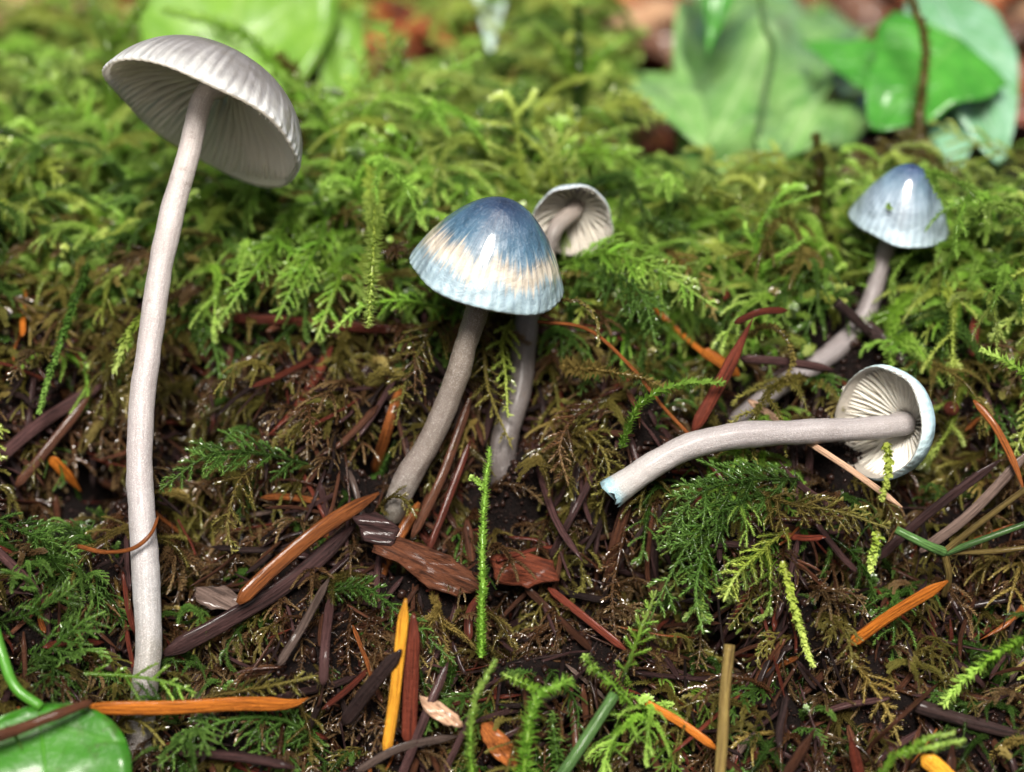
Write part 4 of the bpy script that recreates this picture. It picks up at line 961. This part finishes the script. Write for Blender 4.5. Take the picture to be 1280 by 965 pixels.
# feathery fronds with branches
HF('small olive frond lapping over the foot of the banded mushroom', [(470, 640, -.2), (488, 622, -.5), (505, 625, -.55), (520, 645, -.5)], 'olive', 20, seed=41)
HF('dark frond crossing the bluish foot of the hidden stem', [(600, 622, .1), (625, 606, -.15), (655, 610, -.2), (680, 630, -.2)], 'brown', 20, seed=42)
HF('dark green frond lapping over the tall stem low down', [(225, 905, -1.5), (205, 880, -1.75), (178, 872, -1.85), (150, 890, -1.85)], 'deep', 34, seed=43)
HF('olive frond lapping over the tall stem from the left near its foot', [(130, 930, -1.5), (155, 900, -1.8), (180, 905, -1.9), (205, 930, -1.9)], 'olive', 34, seed=44)
HF('feathery green moss frond crossing the foot of the tall stem', [(105, 842, -2.0), (160, 845, -2.0), (205, 852, -2.0), (245, 866, -1.95)], 'bright', 34, seed=1, bstep=.13, spacing=.02, leafL=.045, leafW=.014)
HF('olive green frond reaching right above the long orange needle', [(255, 872, -1.7), (310, 862, -1.75), (350, 855, -1.8), (395, 845, -1.8)], 'olive', 26, seed=2, bstep=.09)
HF('dark green frond arching below the long orange needle', [(400, 925, -1.5), (345, 898, -1.7), (270, 905, -1.9), (200, 955, -2.0)], 'deep', 48, seed=3, sub=True)
HF('dark green frond spreading left over the hollow beside the tall stem', [(385, 580, -.3), (320, 566, -.6), (260, 570, -.8), (200, 612, -.95)], 'deep', 50, seed=4, sub=True)
HF('green frond drooping in the hollow right of the tall stem', [(330, 575, -.5), (300, 600, -.7), (285, 650, -.8), (290, 690, -.8)], 'olive', 34, seed=5)
HF('big arching green frond of the moss spray under the toppled stem', [(985, 620, -.7), (925, 625, -1.1), (860, 680, -1.35), (800, 800, -1.45)], 'deep', 56, seed=6, sub=True)
HF('second arching frond inside the moss spray under the toppled stem', [(1000, 600, -.7), (930, 600, -1.0), (870, 620, -1.2), (825, 680, -1.25)], 'deep', 50, seed=7, sub=True)
HF('frond of the moss spray reaching right below the toppled cap', [(935, 610, -.8), (990, 630, -1.1), (1050, 640, -1.25), (1110, 660, -1.3)], 'olive', 44, seed=8, sub=True)
HF('short frond of the moss spray drooping before the dark cavity', [(985, 660, -1.0), (950, 690, -1.3), (920, 720, -1.45), (905, 750, -1.5)], 'yellow', 34, seed=9)
HF('frond of the moss spray hanging straight down beside its big arch', [(905, 640, -1.1), (880, 690, -1.4), (870, 740, -1.5), (878, 790, -1.5)], 'deep', 36, seed=10)
HF('flat green frond reaching right above the thin red stalk', [(700, 330, .9), (760, 318, .5), (820, 335, .2), (895, 385, .1)], 'bright', 52, seed=11, sub=True)
HF('flat green frond drooping right of the banded cap', [(720, 320, .8), (775, 345, .3), (805, 375, .1), (820, 430, .05)], 'deep', 46, seed=12, sub=True)
HF('bright green frond hanging over the reddish horizontal needle', [(370, 255, 1.6), (345, 300, .9), (310, 350, .5), (275, 400, .35)], 'bright', 40, seed=13, sub=True)
HF('bright green frond hanging right of the one over the reddish needle', [(410, 270, 1.4), (395, 310, .8), (370, 350, .5), (345, 400, .3)], 'bright', 36, seed=14, sub=True)
HF('green frond with forked tips hanging left of the hanging bristly shoot', [(440, 300, 1.2), (425, 345, .6), (410, 385, .4), (395, 425, .3)], 'bright', 34, seed=15)
HF('green frond lying left of the banded cap foot of rim', [(555, 385, .3), (500, 375, .2), (450, 385, .15), (415, 415, .1)], 'bright', 24, seed=16)
HF('olive wet frond hanging left of the banded mushroom stem', [(560, 400, .3), (535, 420, -.05), (510, 470, -.15), (495, 530, -.2)], 'olive', 44, seed=17)
HF('olive wet frond hanging between the two stems', [(600, 400, .2), (605, 440, -.1), (612, 490, -.2), (640, 560, -.25)], 'olive', 30, seed=18)
HF('wet frond hanging before the hidden stem', [(640, 400, .2), (628, 430, -.1), (632, 470, -.15), (635, 520, -.2)], 'yellow', 24, seed=19)
HF('brown green old frond hanging right of the hidden stem', [(750, 500, -.2), (715, 525, -.5), (700, 560, -.6), (710, 605, -.65)], 'brown', 34, seed=20)
HF('dull green domed frond right of the hidden stem foot', [(690, 560, -.2), (730, 540, -.4), (760, 580, -.5), (750, 640, -.5)], 'olive', 36, seed=21, sub=True)
HF('pale yellow green frond spreading before the bluish leaf at the right', [(1290, 205, 2.6), (1240, 185, 2.8), (1200, 170, 3.0), (1165, 150, 3.1)], 'yellow', 62, seed=22, bstep=.16, leafL=.05, leafW=.013)
HF('brown old frond hanging down under the toppled foot', [(785, 640, -.5), (775, 690, -.7), (765, 740, -.8), (770, 800, -.85)], 'brown', 26, seed=23)
HF('dark green frond at the left edge below the purple stick', [(-20, 640, -.6), (30, 665, -.9), (70, 680, -1.0), (105, 700, -1.0)], 'deep', 42, seed=24, sub=True)
HF('green frond pointing up right in the lower left hollow', [(20, 840, -1.4), (60, 815, -1.6), (100, 780, -1.65), (130, 765, -1.6)], 'deep', 42, seed=25, sub=True)
HF('small dark frond at left above the round green leaf', [(-10, 780, -1.5), (30, 770, -1.6), (70, 750, -1.65), (95, 730, -1.6)], 'deep', 36, seed=26)
HF('brown frond hanging left of the upright yellow needle', [(440, 760, -1.0), (435, 820, -1.3), (445, 880, -1.4), (440, 930, -1.5)], 'brown', 30, seed=27)
HF('bluish green frond reaching right above the upright needles', [(410, 740, -.9), (455, 735, -1.1), (510, 775, -1.3), (570, 830, -1.4)], 'deep', 26, seed=28)
HF('fallen green frond at the bottom right of the hooked shoot', [(780, 845, -1.9), (800, 790, -1.6), (820, 740, -1.5)], 'bright', 22, seed=29)
HF('golden brown frond hanging in the lower right moss', [(1060, 820, -1.2), (1085, 850, -1.5), (1110, 890, -1.6), (1125, 930, -1.65)], 'gold', 30, seed=30)
HF('golden tipped brown frond hanging left of the small blue stem base', [(830, 310, 1.), (855, 330, .7), (880, 360, .55), (895, 400, .5)], 'gold', 28, seed=31)

# ------------------------------------------------------------------ where which moss grows
def yb(px): return float(np.interp(px, [0, 130, 250, 450, 700, 850, 1030, 1280], [410, 420, 395, 400, 425, 470, 470, 500]))
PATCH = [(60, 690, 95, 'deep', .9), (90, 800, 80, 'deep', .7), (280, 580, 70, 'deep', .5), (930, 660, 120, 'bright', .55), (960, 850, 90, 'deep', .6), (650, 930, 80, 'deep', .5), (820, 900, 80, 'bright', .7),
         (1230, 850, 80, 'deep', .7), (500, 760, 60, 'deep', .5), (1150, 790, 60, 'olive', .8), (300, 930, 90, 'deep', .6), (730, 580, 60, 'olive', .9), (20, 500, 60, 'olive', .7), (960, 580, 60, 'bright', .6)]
def palette(px, py, r):
    b = yb(px) + 14 * math.sin(px * .05) + 10 * math.sin(px * .021 + 2)
    e = py - b
    if e < -110: return r.choices(['bright', 'deep', 'yellow', 'olive'], [6, 1.5, 5, .6])[0]
    if e < -30: return r.choices(['bright', 'deep', 'yellow', 'olive', 'gold'], [4.5, 3, 2.2, 1.6, .08])[0]
    if e < 25: return r.choices(['bright', 'deep', 'yellow', 'olive', 'brown', 'gold'], [.7, 2., .4, 3.2, 2.2, .5])[0]
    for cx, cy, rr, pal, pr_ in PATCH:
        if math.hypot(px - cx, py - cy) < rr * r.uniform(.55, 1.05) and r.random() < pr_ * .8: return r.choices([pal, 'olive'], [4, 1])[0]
    if e < 150: return r.choices(['deep', 'olive', 'brown', 'gold'], [.5, 2.4, 5, .7])[0]
    return r.choices(['deep', 'olive', 'brown', 'gold'], [.6, 1.6, 5, .4])[0]
def blocked(pos, fwd, L, extra=0.):
    for k in (0, .35, .7, 1.0):
        q = Vector(pos) + Vector(fwd) * (L * k)
        px, py = pix(q); d = (q - CAM).dot(F) - D
        for hx, hy, hr, hd in HERO:
            if abs(px - hx) < hr + (11 if hr > 45 else 4) and abs(py - hy) < hr + (11 if hr > 45 else 4) and d < hd + .08 + extra: return True
    return False
HN = None
def moss_dir(px, py, n, r):
    e = py - yb(px)
    rv = Vector((r.uniform(-1, 1), r.uniform(-1, 1), r.uniform(-1, 1)))
    down = Vector((0, 0, -1)); down = (down - n * down.dot(n)).normalized()
    if e < -150: f = n * .8 + Vector((0, -.3, .95)) + rv * .7
    elif e < 0: f = n * .75 + down * .35 + rv * .75
    else: f = n * .42 + down * .85 + rv * .75
    f.normalize(); up = (n + Vector((0, 0, .8)) + rv * .35)
    return f, up
def zone_scale(px, py, r):
    e = py - yb(px)
    s = (1.25 if px < 770 else .5) if e < -200 else (.95 if e < -60 else (.8 if e < 20 else .62))
    if px > 760 and py < 335: s *= .55 if py < 290 else .75
    if 140 < px < 470 and py < 240: s *= .62
    return s * r.uniform(.55, 1.15)
LENS = {'ga': 1.6, 'gb': 1.4, 'gc': 1.8, 'fe': 1.1, 'ff': 1.5, 'fa': 1.5, 'fb': 1.9, 'fc': 1.1, 'fd': 1.8, 'ba': 1.2, 'bb': 1.4, 'bc': .75, 'wa': 1.4, 'wb': 1.1}
def shape_for(px, py, pal, r):
    if pal in ('brown',): return r.choices(['fb', 'fe', 'wa', 'wb', 'bb', 'ff', 'gb'], [.8, 1., 4.5, 4.5, 1.3, .8, .8])[0]
    if pal in ('gold', 'olive'): return r.choices(['fb', 'fc', 'wa', 'wb', 'ba', 'bb', 'fe', 'ff', 'ga', 'gb'], [.8, .8, 2.5, 2.5, 1.5, 1.5, 1, 1, 2, 2])[0]
    return r.choices(['fa', 'fb', 'fc', 'fd', 'ba', 'bb', 'bc', 'wb', 'fe', 'ff', 'ga', 'gb', 'gc'], [1.2, 1., 1.3, .5, 2, 2, 1.2, .4, 1.5, 1.5, 4, 4, 3.5])[0]
used_protos = {}
def single_moss(px, py):
    d, n = hit(px, py)
    if d > 9 or (px > 780 and py < 235) or (140 < px < 460 and py < 130): return
    if d > -3 and py > yb(px) + 30 and rnd.random() < .35: return
    pos = P(px, py, d + .03); pal = palette(px, py, rnd); sh = shape_for(px, py, pal, rnd)
    f, up = moss_dir(px, py, n, rnd); s = zone_scale(px, py, rnd) * 1.15
    if blocked(pos, f, LENS[sh] * s): return
    nm, dw, cat = KINDW[sh[0]]
    o = link(nm, mm(sh, pal)); o.matrix_world = Matrix.Translation(pos) @ orient(f, up).to_4x4() @ Matrix.Scale(s, 4)
    used_protos[sh, pal] = o
    tp = pos + f * (LENS[sh] * s * .6); tx, ty = pix(tp)
    item(o, dw % PALW[pal], cat, 'moss fronds and shoots covering the bank', tx, ty)
cells = [(x, y) for y in range(60, 990, 62) for x in range(-20, 1310, 78)]
rnd.shuffle(cells)
for x, y in cells: single_moss(x + rnd.uniform(-36, 36), y + rnd.uniform(-30, 30))
# every kind of frond has a real specimen; ones still missing grow at the far sides of the view
k = 0
WANT = [(s, p) for p in MOSS for s in SHAPES if not (p in ('bright', 'deep', 'yellow') and s == 'wa') and not (p in ('gold', 'brown') and s in ('fa', 'bc')) and not (p in ('gold', 'brown', 'olive') and s == 'gc') and not (p in ('gold', 'brown') and s == 'ga')]
for sh, pal in WANT:
    if (sh, pal) in used_protos: continue
    k += 1; px = 1305 + rnd.uniform(0, 60) if k % 2 else -25 - rnd.uniform(0, 60); py = 160 + (k * 61) % 760
    d, n = hit(px, py); pos = P(px, py, d); f, up = moss_dir(px, py, n, rnd)
    nm, dw, cat = KINDW[sh[0]]; o = link(nm, mm(sh, pal)); o.matrix_world = Matrix.Translation(pos) @ orient(f, up).to_4x4() @ Matrix.Scale(.8, 4)
    used_protos[sh, pal] = o; item(o, dw % PALW[pal], cat, 'moss fronds and shoots covering the bank', px, py)

def scatter(name, label, cat, pts, rots, scales, picks, protos):
    me = bpy.data.meshes.new(name); me.vertices.add(len(pts)); me.vertices.foreach_set('co', np.array(pts, 'f').ravel())
    for k_, a, ty in (('rot', rots, 'FLOAT_VECTOR'), ('siz', scales, 'FLOAT'), ('pick', picks, 'INT')):
        at = me.attributes.new(k_, ty, 'POINT'); at.data.foreach_set('vector' if ty == 'FLOAT_VECTOR' else 'value', np.array(a).ravel())
    o = link(name, me); tag(o, label, cat, kind='stuff')
    ng = bpy.data.node_groups.new(name, 'GeometryNodeTree'); ng.interface.new_socket('Geometry', in_out='INPUT', socket_type='NodeSocketGeometry'); ng.interface.new_socket('Geometry', in_out='OUTPUT', socket_type='NodeSocketGeometry')
    N = ng.nodes; Lk = ng.links
    gi = N.new('NodeGroupInput'); go = N.new('NodeGroupOutput'); ip = N.new('GeometryNodeInstanceOnPoints'); jn = N.new('GeometryNodeJoinGeometry')
    ip.inputs['Pick Instance'].default_value = True
    for pz in reversed(protos):                    # joined last first, so that index 0 is protos[0]
        oi = N.new('GeometryNodeObjectInfo'); oi.transform_space = 'ORIGINAL'; oi.inputs[0].default_value = pz; oi.inputs['As Instance'].default_value = True
        Lk.new(oi.outputs['Geometry'], jn.inputs[0])
    def na(nm, ty):
        a = N.new('GeometryNodeInputNamedAttribute'); a.data_type = ty; a.inputs[0].default_value = nm; return a.outputs[0]
    Lk.new(gi.outputs[0], ip.inputs['Points']); Lk.new(jn.outputs[0], ip.inputs['Instance']); Lk.new(na('rot', 'FLOAT_VECTOR'), ip.inputs['Rotation'])
    Lk.new(na('siz', 'FLOAT'), ip.inputs['Scale']); Lk.new(na('pick', 'INT'), ip.inputs['Instance Index']); Lk.new(ip.outputs[0], go.inputs[0])
    md = o.modifiers.new('scatter', 'NODES'); md.node_group = ng; return o
def sample_ground(n, r, xr=(-10.5, 10.5), qa=q0 + 1.0, qb=None):
    qb = qb or np.interp(9.5, pr[:, 0], seg)
    for _ in range(n):
        q = r.uniform(qa, qb); x = r.uniform(*xr)
        if q < q0 + 14 and hollow(x, q) > .35 and r.random() < .85: continue
        p, nn = surf(x, q)
        h = BVH.find_nearest(p)
        yield p, (h[1] if h[1].z > -.2 or h[1].y < 0 else nn)
# one joined mass per palette so that each names what it is
mass = {p: [] for p in MOSS}
r2 = random.Random(21)
for p, n in sample_ground(12500, r2):
    if n.dot(CAM - p) < 0: n = -n
    px, py = pix(p); e = py - yb(px)
    if e > 20 and r2.random() < .22: continue
    if e < -40 and (r2.random() < .2 or noise.noise(Vector((p.x * 1.1, p.y * 1.1, 7.))) > .38): continue
    if (px < 190 or 440 < px < 780) and py < 112 + 22 * math.sin(px * .04) and r2.random() < .75: continue
    if 150 < px < 450 and py < 125 and r2.random() < .85: continue
    if px > 780 and py < 238 + 12 * math.sin(px * .03) and r2.random() < (.93 if px < 1130 else .6): continue
    if p.y > 6.5 and noise.noise(Vector((p.x * .5, p.y * .5, 2))) > .05: continue
    pal = palette(px, py, r2); sh = shape_for(px, py, pal, r2)
    if (sh, pal) not in used_protos: continue
    f, up = moss_dir(px, py, n, r2); s = zone_scale(px, py, r2)
    if blocked(p, f, LENS[sh] * s):
        s *= .45
        if blocked(p, f, LENS[sh] * s): continue
    mass[pal].append((p - n * .04, orient(f, up).to_euler(), s, sh))
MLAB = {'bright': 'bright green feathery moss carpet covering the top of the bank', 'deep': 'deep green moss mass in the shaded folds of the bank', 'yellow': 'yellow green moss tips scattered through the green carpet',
        'olive': 'olive moss mass along the edge where green turns to brown', 'brown': 'withered brown moss mass hanging over the lower bank', 'gold': 'sparse golden dead moss among the brown'}
for pal, L in mass.items():
    protos = [(s, o) for (s, p_), o in used_protos.items() if p_ == pal]; ix = {s: i for i, (s, o) in enumerate(protos)}
    scatter('moss_carpet', MLAB[pal], 'moss', [tuple(a) for a, *_ in L], [tuple(b) for _, b, *_ in L], [c_ for _, _, c_, _ in L], [ix[s] for *_, s in L], [o for s, o in protos])
print('moss', {k_: len(v) for k_, v in mass.items()})

# ------------------------------------------------------------------ needle litter
def needle_mesh(kind, L, W, bend, seed, mat, n=9, k=6):
    rs = np.random.RandomState(seed); pts = [(0, 0, 0), (L * .33, bend * .6, bend * .2 * rs.rand()), (L * .66, bend, bend * .3 * rs.rand()), (L, bend * .4, 0)]
    c = catmull(pts, n); V, Fc, lv = tube(c, prof_r(kind, np.linspace(0, 1, n)) * W / 2, k, flat=.42, ref=(0, 0, 1), wob=.06, seed=seed)
    return make_mesh('conifer_needle', V, Fc, mat, {'lv': lv})
NDL = []
for si, (kind, L, W, bd) in enumerate((('needle', 1.5, .12, .05), ('needle', 1.15, .14, -.06), ('point', 1.35, .12, .12), ('needle', 1.8, .09, -.12), ('stalk', .9, .06, .05))):
    for mt in ('purple', 'brown', 'red', 'grey', 'black', 'amber', 'orange'):
        NDL.append((mt, needle_mesh(kind, L, W, bd, si * 7 + 3, LIT[mt]), L))
MW = {'purple': 'purple brown', 'brown': 'dark brown', 'red': 'reddish', 'grey': 'greyish', 'black': 'blackish', 'amber': 'amber', 'orange': 'orange'}
NW = {'purple': 5, 'brown': 6, 'red': 1.6, 'grey': .5, 'black': 3.2, 'amber': .4, 'orange': .12}
def needle_dir(n, r):
    down = Vector((0, 0, -1)); down = (down - n * down.dot(n)).normalized(); side = down.cross(n)
    a = r.gauss(.35, .75) * (1 if r.random() < .62 else -1)
    f = down * math.cos(a) + side * math.sin(a) + n * r.uniform(-.12, .22)
    return f.normalized(), (n + Vector((r.uniform(-.6, .6), r.uniform(-.6, .6), r.uniform(-.6, .6))))
cnt = 0; npro = {}
r3 = random.Random(33)
for tr in range(900):
    if cnt >= 190: break
    px = r3.uniform(-40, 1320); py = r3.uniform(420, 985) if r3.random() < .93 else r3.uniform(250, 420)
    if py < yb(px) + 10 and r3.random() < .8: continue
    d, n = hit(px, py); pos = P(px, py, d - r3.uniform(.12, .5)); mt, me, L = r3.choices(NDL, [NW[m[0]] for m in NDL])[0]
    f, up = needle_dir(n, r3); s = r3.uniform(.6, 1.15)
    if blocked(pos, f, L * s, -.15): continue
    o = link('conifer_needle', me); o.matrix_world = Matrix.Translation(pos) @ orient(f, up).to_4x4() @ Matrix.Scale(s, 4)
    cx, cy = pix(pos + f * L * s * .5); a = math.degrees(math.atan2(f.dot(X), -f.dot(U)))
    lean = 'steeply hanging' if abs(a) < 22 else ('nearly level' if abs(abs(a) - 90) < 25 else ('slanting down right' if 0 < a < 90 or a < -90 else 'slanting down left'))
    item(o, MW[mt] + ' needle ' + lean + ',', 'needle', NG, cx, cy); cnt += 1
    npro.setdefault((mt, me.name), (o, L))
protos = [v for v in npro.values()]; pl = [kx[0] for kx in npro]
pts, rots, scl, pk = [], [], [], []
for p, n in sample_ground(6000, r3, qb=q0 + 9.5):
    if n.dot(CAM - p) < 0: n = -n
    px, py = pix(p)
    if py < yb(px) - 30: continue
    i = r3.choices(range(len(protos)), [NW[m] for m in pl])[0]
    f, up = needle_dir(n, r3); s = r3.uniform(.3, .8); q = p + n * r3.uniform(-.02, .28)
    if blocked(q, f, protos[i][1] * s, -.1): continue
    pts.append(tuple(q)); rots.append(tuple(orient(f, up).to_euler())); scl.append(s); pk.append(i)
scatter('needle_litter', 'mass of small wet brown needles matted over the dark soil', 'needle litter', pts, rots, scl, pk, [o for o, L in protos])
print('needles', cnt, len(pts))

# ------------------------------------------------------------------ crumbs of soil and drops of water
def icos(r):
    t = (1 + 5 ** .5) / 2; v = nrm(np.array([(-1, t, 0), (1, t, 0), (-1, -t, 0), (1, -t, 0), (0, -1, t), (0, 1, t), (0, -1, -t), (0, 1, -t), (t, 0, -1), (t, 0, 1), (-t, 0, -1), (-t, 0, 1)], float))
    return v, np.array([(0, 11, 5), (0, 5, 1), (0, 1, 7), (0, 7, 10), (0, 10, 11), (1, 5, 9), (5, 11, 4), (11, 10, 2), (10, 7, 6), (7, 1, 8), (3, 9, 4), (3, 4, 2), (3, 2, 6), (3, 6, 8), (3, 8, 9), (4, 9, 5), (2, 4, 11), (6, 2, 10), (8, 6, 7), (9, 8, 1)])
CRUMB = wet_mat('wet_crumb', (.022, .010, .007), (.006, .003, .0025), coat=1., rough=.3)
vi, fi = icos(1); m = MB(); r4 = np.random.RandomState(4); r5 = random.Random(5)
for p, n in sample_ground(34000, r5, qb=q0 + 9.):
    s = .010 + .045 * r4.rand() ** 3
    m.add(vi * (1 + (r4.rand(12, 1) - .5) * 1.0) * (.5 + r4.rand(1, 3)) * s + np.array(p + n * s * .4), fi)
tag(link('soil_crumbs', m.mesh('soil_crumbs', CRUMB)), 'dark wet crumbs of soil between the needles', 'soil', kind='stuff')

# ------------------------------------------------------------------ dead leaves on the far forest floor
spec = [(20, 20, 'tan'), (60, 60, 'russet'), (130, 20, 'orange'), (150, 70, 'russet'), (30, 110, 'russet'), (462, 30, 'orange'), (478, 70, 'orange'), (510, 20, 'russet'), (545, 55, 'orange'), (560, 10, 'brown'), (655, 70, 'russet'), (690, 25, 'orange'),
        (640, 20, 'tan'), (740, 60, 'brown'), (760, 15, 'orange'), (800, 50, 'tan'), (850, 20, 'russet'), (1010, 10, 'russet'), (1060, 12, 'brown'), (1220, 20, 'tan'), (1262, 60, 'tan'), (1240, 110, 'orange'), (1270, 150, 'russet'), (1085, 200, 'brown'), (1250, 5, 'orange'), (190, 150, 'orange'), (90, 20, 'brown')]
for i, (x, y, dk) in enumerate(spec):
    d, n = hit(x, y); r6 = random.Random(i); d = min(d, 26)
    s = (D + d) / D; b = P(x, y, d - .5); f = Vector((r6.uniform(-1, 1), r6.uniform(-.6, .6), r6.uniform(-.1, .6))).normalized(); L = r6.uniform(1.2, 2.2)
    o = leaf('dead_leaf', None, None, b - f * L / 2, b + f * L / 2, L * .6, n + Vector((r6.uniform(-.7, .7), -.8, 0)), DEAD[('orange', 'tan', 'russet', 'brown').index(dk)], r6.choice(['oval', 'lance', 'heart']), r6.uniform(-.4, .5), r6.uniform(.05, .3), .16, seed=i, regist=False, nu=16, nv=8)
    item(o, {'tan': 'pale tan', 'orange': 'orange', 'russet': 'dark russet', 'brown': 'dull brown'}[dk] + ' blurred dead leaf', 'dead leaf', 'dead leaves on the forest floor behind', x, y)
r7 = random.Random(77)
for i in range(90):
    x = r7.uniform(-13, 13); y = r7.uniform(8.5, 26); h = BVH.ray_cast(Vector((x, y, 40)), Vector((0, 0, -1)))[0]
    if h is None: continue
    f = Vector((r7.uniform(-1, 1), r7.uniform(-1, 1), r7.uniform(-.1, .4))).normalized(); L = r7.uniform(1.2, 2.4); px, py = pix(h)
    if not (-150 < px < 1430 and -60 < py < 240): continue
    dk = r7.choice(range(4))
    o = leaf('dead_leaf', None, None, h + Vector((0, 0, .25)) - f * L / 2, h + Vector((0, 0, .25)) + f * L / 2, L * .6, (0, -.4, 1), DEAD[dk], r7.choice(['oval', 'lance', 'heart']), r7.uniform(-.4, .5), r7.uniform(.0, .3), .16, seed=i + 50, regist=False, nu=14, nv=6)
    item(o, ('orange', 'pale tan', 'dark russet', 'dull brown')[dk] + ' dead leaf on the floor', 'dead leaf', 'dead leaves on the forest floor behind', px, py)

# ------------------------------------------------------------------ one label for one thing
ORD = ['leftmost', 'second from left', 'third from left', 'fourth from left', 'fifth from left', 'sixth from left', 'seventh from left', 'eighth from left', 'ninth from left', 'tenth from left']
by = {}
for o, lab, px, py in ITEMS: by.setdefault(lab, []).append((px, o))
for lab, L in by.items():
    if len(L) == 1: L[0][1]['label'] = lab; continue
    L.sort(key=lambda a: a[0])
    for i, (px, o) in enumerate(L):
        pre = ('left' if i == 0 else 'right') + ' hand' if len(L) == 2 else ('rightmost' if i == len(L) - 1 else ORD[min(i, 9)])
        o['label'] = pre + ' ' + lab

# ------------------------------------------------------------------ drops of water on the moss
dm = MT('water'); dm.set(Base_Color=(1., 1., 1.), Roughness=.0); dm.b.inputs['Transmission Weight'].default_value = 1; dm.b.inputs['IOR'].default_value = 1.33
m = MB(); v2 = vi; rr = random.Random(9)
for pal in ('bright', 'deep', 'olive', 'yellow', 'brown'):
    L = mass[pal]
    for k_ in range(1300 if pal in ('brown', 'olive') else 800):
        p, e_, s_, sh = L[int(rr.random() * len(L))]
        px, py = pix(p)
        if not (-40 < px < 1320 and 120 < py < 1000): continue
        f = Vector((1, 0, 0)); f.rotate(e_); q = p + f * (LENS[sh] * s_ * rr.uniform(.2, .9)) + Vector((rr.uniform(-.1, .1), rr.uniform(-.1, .1), .03))
        m.add(vi * rr.uniform(.007, .017) + np.array(q), fi)
tag(link('dew_drops', m.mesh('dew_drops', dm.m)), 'tiny clear water drops scattered over the wet moss', 'dew', kind='stuff')
